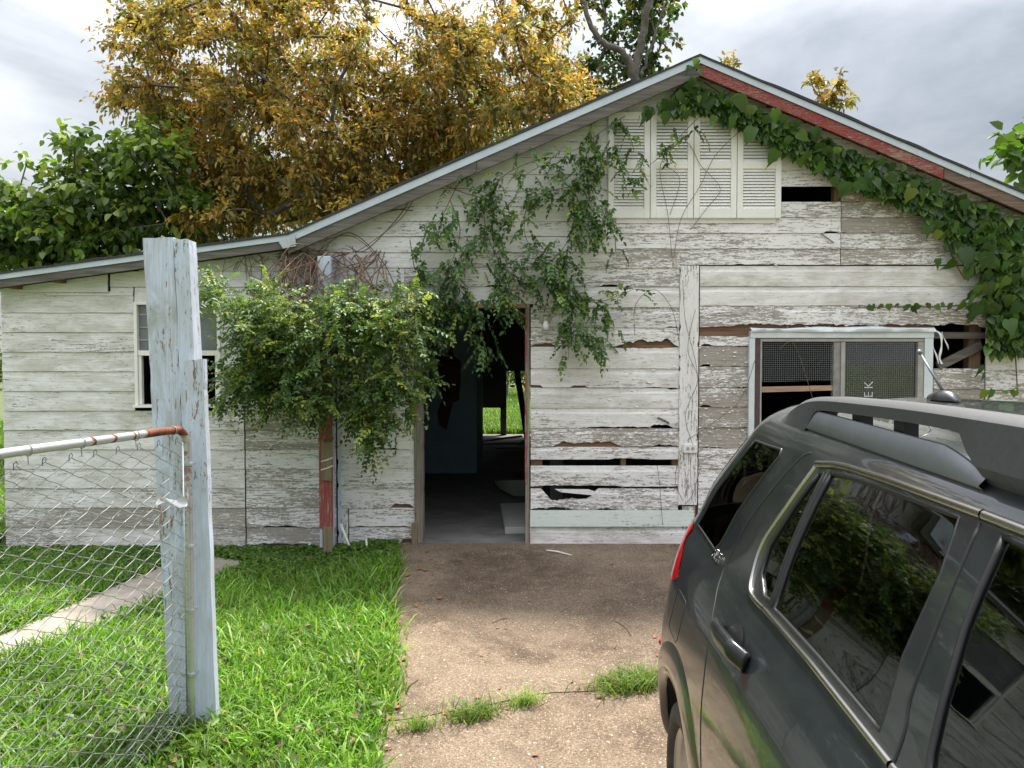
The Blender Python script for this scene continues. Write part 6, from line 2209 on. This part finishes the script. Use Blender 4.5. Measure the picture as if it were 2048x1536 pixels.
def put_leaf(p, size, tilt, roll, yaw):
    me = leaf_me[LW[rg.randint(len(LW))]]
    o = bpy.data.objects.new('leaf', me)
    COL.objects.link(o)
    o.parent = creeper
    o.matrix_parent_inverse = Matrix.Translation(creeper.location).inverted()
    o.location = tuple(p)
    o.rotation_euler = (tilt, roll, yaw)
    o.scale = (size, size, size)


# leaf spots: photo positions and sizes
spots = []
for t in np.linspace(0, 1, 130):
    cx = 1300 + t * 760
    top_ = 178 if cx < 1400 else 160 + (cx - 1400) * .425
    if cx < 1400: top_ = 215 - (cx - 1300) * .45
    wid_ = np.interp(cx, [1300, 1400, 1550, 1680, 1750, 1850, 1950, 2060], [22, 52, 62, 95, 80, 85, 140, 200])
    dy = rg.rand() ** 1.15 * wid_
    spots.append((cx + rg.randn() * 14, top_ + dy + 6, 26 + 12 * rg.rand() if cx > 1500 else 20 + 10 * rg.rand()))
for i in range(110):
    cx = 1960 + rg.randn() * 34 + 20; cy = 450 + rg.rand() * 250
    cx += (cy - 450) * .12
    if cy > 640: cx = 2000 + rg.rand() * 70
    spots.append((cx, cy, 24 + 10 * rg.rand()))
for i in range(16): spots.append((1720 + i * 15 + rg.randn() * 3, 612 + rg.rand() * 6, 13 + 7 * (i / 16) + 4 * rg.rand()))
for (x, y) in ((1392, 128), (1400, 150), (1388, 165), (1380, 140), (1404, 175), (1396, 190), (1375, 175), (1878, 470), (1890, 500), (1900, 460), (1910, 530), (1935, 540), (1950, 520), (1880, 450), (1645, 330), (1660, 350), (1775, 360), (1800, 385), (1690, 380), (1720, 375), (1850, 400), (1300, 225), (1322, 215), (1340, 205), (1430, 240), (1448, 245), (1455, 252), (1970, 790), (1985, 788), (2010, 792), (2030, 790), (1962, 740), (1968, 755), (2036, 780)):
    spots.append((x, y, 19 + 8 * rg.rand()))
spots = spots[:296]
for (x, y, s_) in spots:
    d_ = 6.90 - .16 * rg.rand()
    if y < 400 and x > 1370 and y < 175 + max(0, (x - 1400)) * .425: d_ = 6.78 - .04 * rg.rand()
    p = at(x, y - s_ * .4, d_)
    put_leaf(p, s_ / FPX * d_ * .88 * (.55 + .8 * rg.rand()), .22 + .30 * rg.randn(), .38 * rg.randn(), .55 * rg.randn())
# the shaded undergrowth of the creeper, too dense to tell apart
n = 3200
t = rg.rand(n)
cx = 1330 + t * 730
top_ = np.where(cx < 1400, 215 - (cx - 1300) * .45, 172 + (cx - 1400) * .425)
cy = top_ + rg.rand(n) * np.interp(cx, [1300, 1400, 1550, 1680, 1850, 1950, 2060], [16, 38, 46, 65, 60, 120, 190])
m2 = rg.rand(n) < .25
cx = np.where(m2, 1975 + rg.rand(n) * 90, cx); cy = np.where(m2, 470 + rg.rand(n) * 230, cy)
P = np.array([at(a, b_, 6.93 - .05 * rg.rand()) for a, b_ in zip(cx, cy)])
V, F, C = leaf_arrays(P, unit(np.array([0, -.35, -1.0]) + rg.randn(n, 3) * .4), unit(np.array([0, -1.0, .4]) + rg.randn(n, 3) * .35), .06 + .06 * rg.rand(n), pick_cols(n, [(0.075, 0.15, 0.04), (0.10, 0.185, 0.045), (0.055, 0.115, 0.034), (0.15, 0.24, 0.05)], .15, rg), .72)
o = fast_mesh('undergrowth', V, F, M['leaf_gloss'], creeper, C); o['kind'] = 'stuff'
for pl_ in ([(1330, 205), (1395, 160), (1500, 235), (1600, 285), (1700, 330), (1800, 375), (1900, 425), (2050, 500)], [(1900, 425), (1900, 500), (1930, 560)], [(1960, 460), (1975, 560), (1990, 680)], [(1700, 616), (1800, 614), (1900, 612), (1980, 600)], [(2010, 480), (2020, 600), (2030, 700), (2035, 790)]):
    P_ = smooth_path(np.array([at(x, y, 6.93) for x, y in pl_]), 6)
    mb = MB(); mb.tube(P_, .006, 5, False); mb.build('stem', M['stem'], creeper, True)

# ------------------------------------------------------------------ fallen leaves and litter on the driveway
def litter_mesh(k):
    r_ = np.random.RandomState(k)
    V, F = [], []
    n, m_ = 6, 3
    for i in range(n + 1):
        t = i / n
        w_ = .5 * math.sin(math.pi * min(1, t * .96 + .02)) ** .8 * .55
        for j in range(m_ + 1):
            q = (j / m_ - .5) * 2
            V.append((q * w_, t - .5, .12 + .35 * q * q * w_ + .22 * (t - .5) ** 2 * (1 + .5 * r_.randn()) + .02 * r_.randn()))
    F = [(i * (m_ + 1) + j, i * (m_ + 1) + j + 1, (i + 1) * (m_ + 1) + j + 1, (i + 1) * (m_ + 1) + j) for i in range(n) for j in range(m_)]
    me = bpy.data.meshes.new('fallen_leaf')
    me.from_pydata(V, [], F)
    me.materials.append(M['dead_leaf'])
    return me
lit = [litter_mesh(k) for k in range(6)]
LS = [(880, 1198, 15), (832, 1213, 12), (1060, 1202, 8), (800, 1165, 12), (815, 1152, 14), (797, 1250, 16), (793, 1260, 14), (785, 1285, 12), (808, 1322, 18), (787, 1304, 10), (955, 1397, 15), (1000, 1378, 8), (890, 1428, 16), (1015, 1420, 9), (1200, 1397, 15),
      (1145, 1365, 10), (1310, 1275, 12), (1315, 1312, 9), (995, 1257, 8), (1012, 1258, 8), (963, 1313, 8), (790, 1380, 14), (795, 1417, 16), (800, 1460, 12), (1285, 1388, 9), (1180, 1112, 9), (1224, 1130, 10), (855, 1106, 8), (890, 1098, 6), (862, 1120, 8), (838, 1140, 12),
      (850, 1142, 10), (866, 1150, 8), (788, 1180, 14), (783, 1325, 12), (778, 1440, 12), (776, 1500, 14), (1070, 1513, 13), (905, 1160, 5), (925, 1112, 6), (985, 1205, 6), (870, 1235, 5), (930, 1215, 6)]
for i, (x, y, s_) in enumerate(LS):
    p = gpt(x, y, .002)
    o = bpy.data.objects.new('fallen_leaf', lit[i % 6]); COL.objects.link(o)
    sz = s_ / FPX * p[1] * 1.15
    o.location = tuple(p); o.scale = (sz * (.8 + .5 * rg.rand()), sz, sz)
    o.rotation_euler = (rg.randn() * .15, rg.randn() * .15, rg.rand() * 6.3)
    zone = 'along the lawn edge of the driveway' if x < 815 else 'near the doorway end of the driveway' if y < 1165 else 'around the cracked joint of the driveway' if y > 1340 else 'on the open middle of the driveway'
    tag(o, ('larger' if s_ > 11 else 'small') + ' dry reddish-brown fallen leaf ' + zone, 'fallen leaf', 'fallen leaves ' + zone)
for i, pl_ in enumerate((((985, 1247), (1000, 1240), (1015, 1238)), ((1230, 1243), (1250, 1255), (1262, 1272)), ((1228, 1298), (1234, 1290)))):
    P_ = np.array([gpt(x, y, .006) for x, y in pl_])
    mb = MB(); mb.tube(smooth_path(P_, 3), .003, 5)
    tag(mb.build('twig', M['stem']), ('thin bent twig lying in the middle of the driveway', 'dark twig lying on the driveway where the shade ends', 'short straw-thin twig on the driveway near the car')[i], 'twig')

# broad weeds and bare litter scattered through the lawn
rg = np.random.RandomState(33)
n = 5200
x = -3.6 + rg.rand(n) * 3.0; y = 2.6 + rg.rand(n) * 3.9
k = (n1d(x * 1.7 + y, 81, 2.2) * n1d(y * 1.4 - x, 82, 2.0) > .22) & (x < drive_left(y) - .02) & ~in_path(x, y)
x, y = x[k], y[k]
P = np.stack([x, y, gz(y) - lawn_dip(x, y) + .03 + .05 * rg.rand(len(x))], 1)
V, F, C = leaf_arrays(P, unit(rand_dirs(len(x), rg) * np.array([1, 1, .3]) + np.array([0, 0, .3])), unit(rand_dirs(len(x), rg) * .5 + np.array([0, -.2, 1])), .03 + .035 * rg.rand(len(x)), pick_cols(len(x), [(0.10, 0.19, 0.03), (0.15, 0.25, 0.04), (0.30, 0.24, 0.10)], .15, rg, [.5, .42, .08]), .6)
tag(fast_mesh('lawn_weeds', V, F, M['leaf'], None, C), 'low broad-leaved weeds mixed into the lawn', 'weeds', kind='stuff')
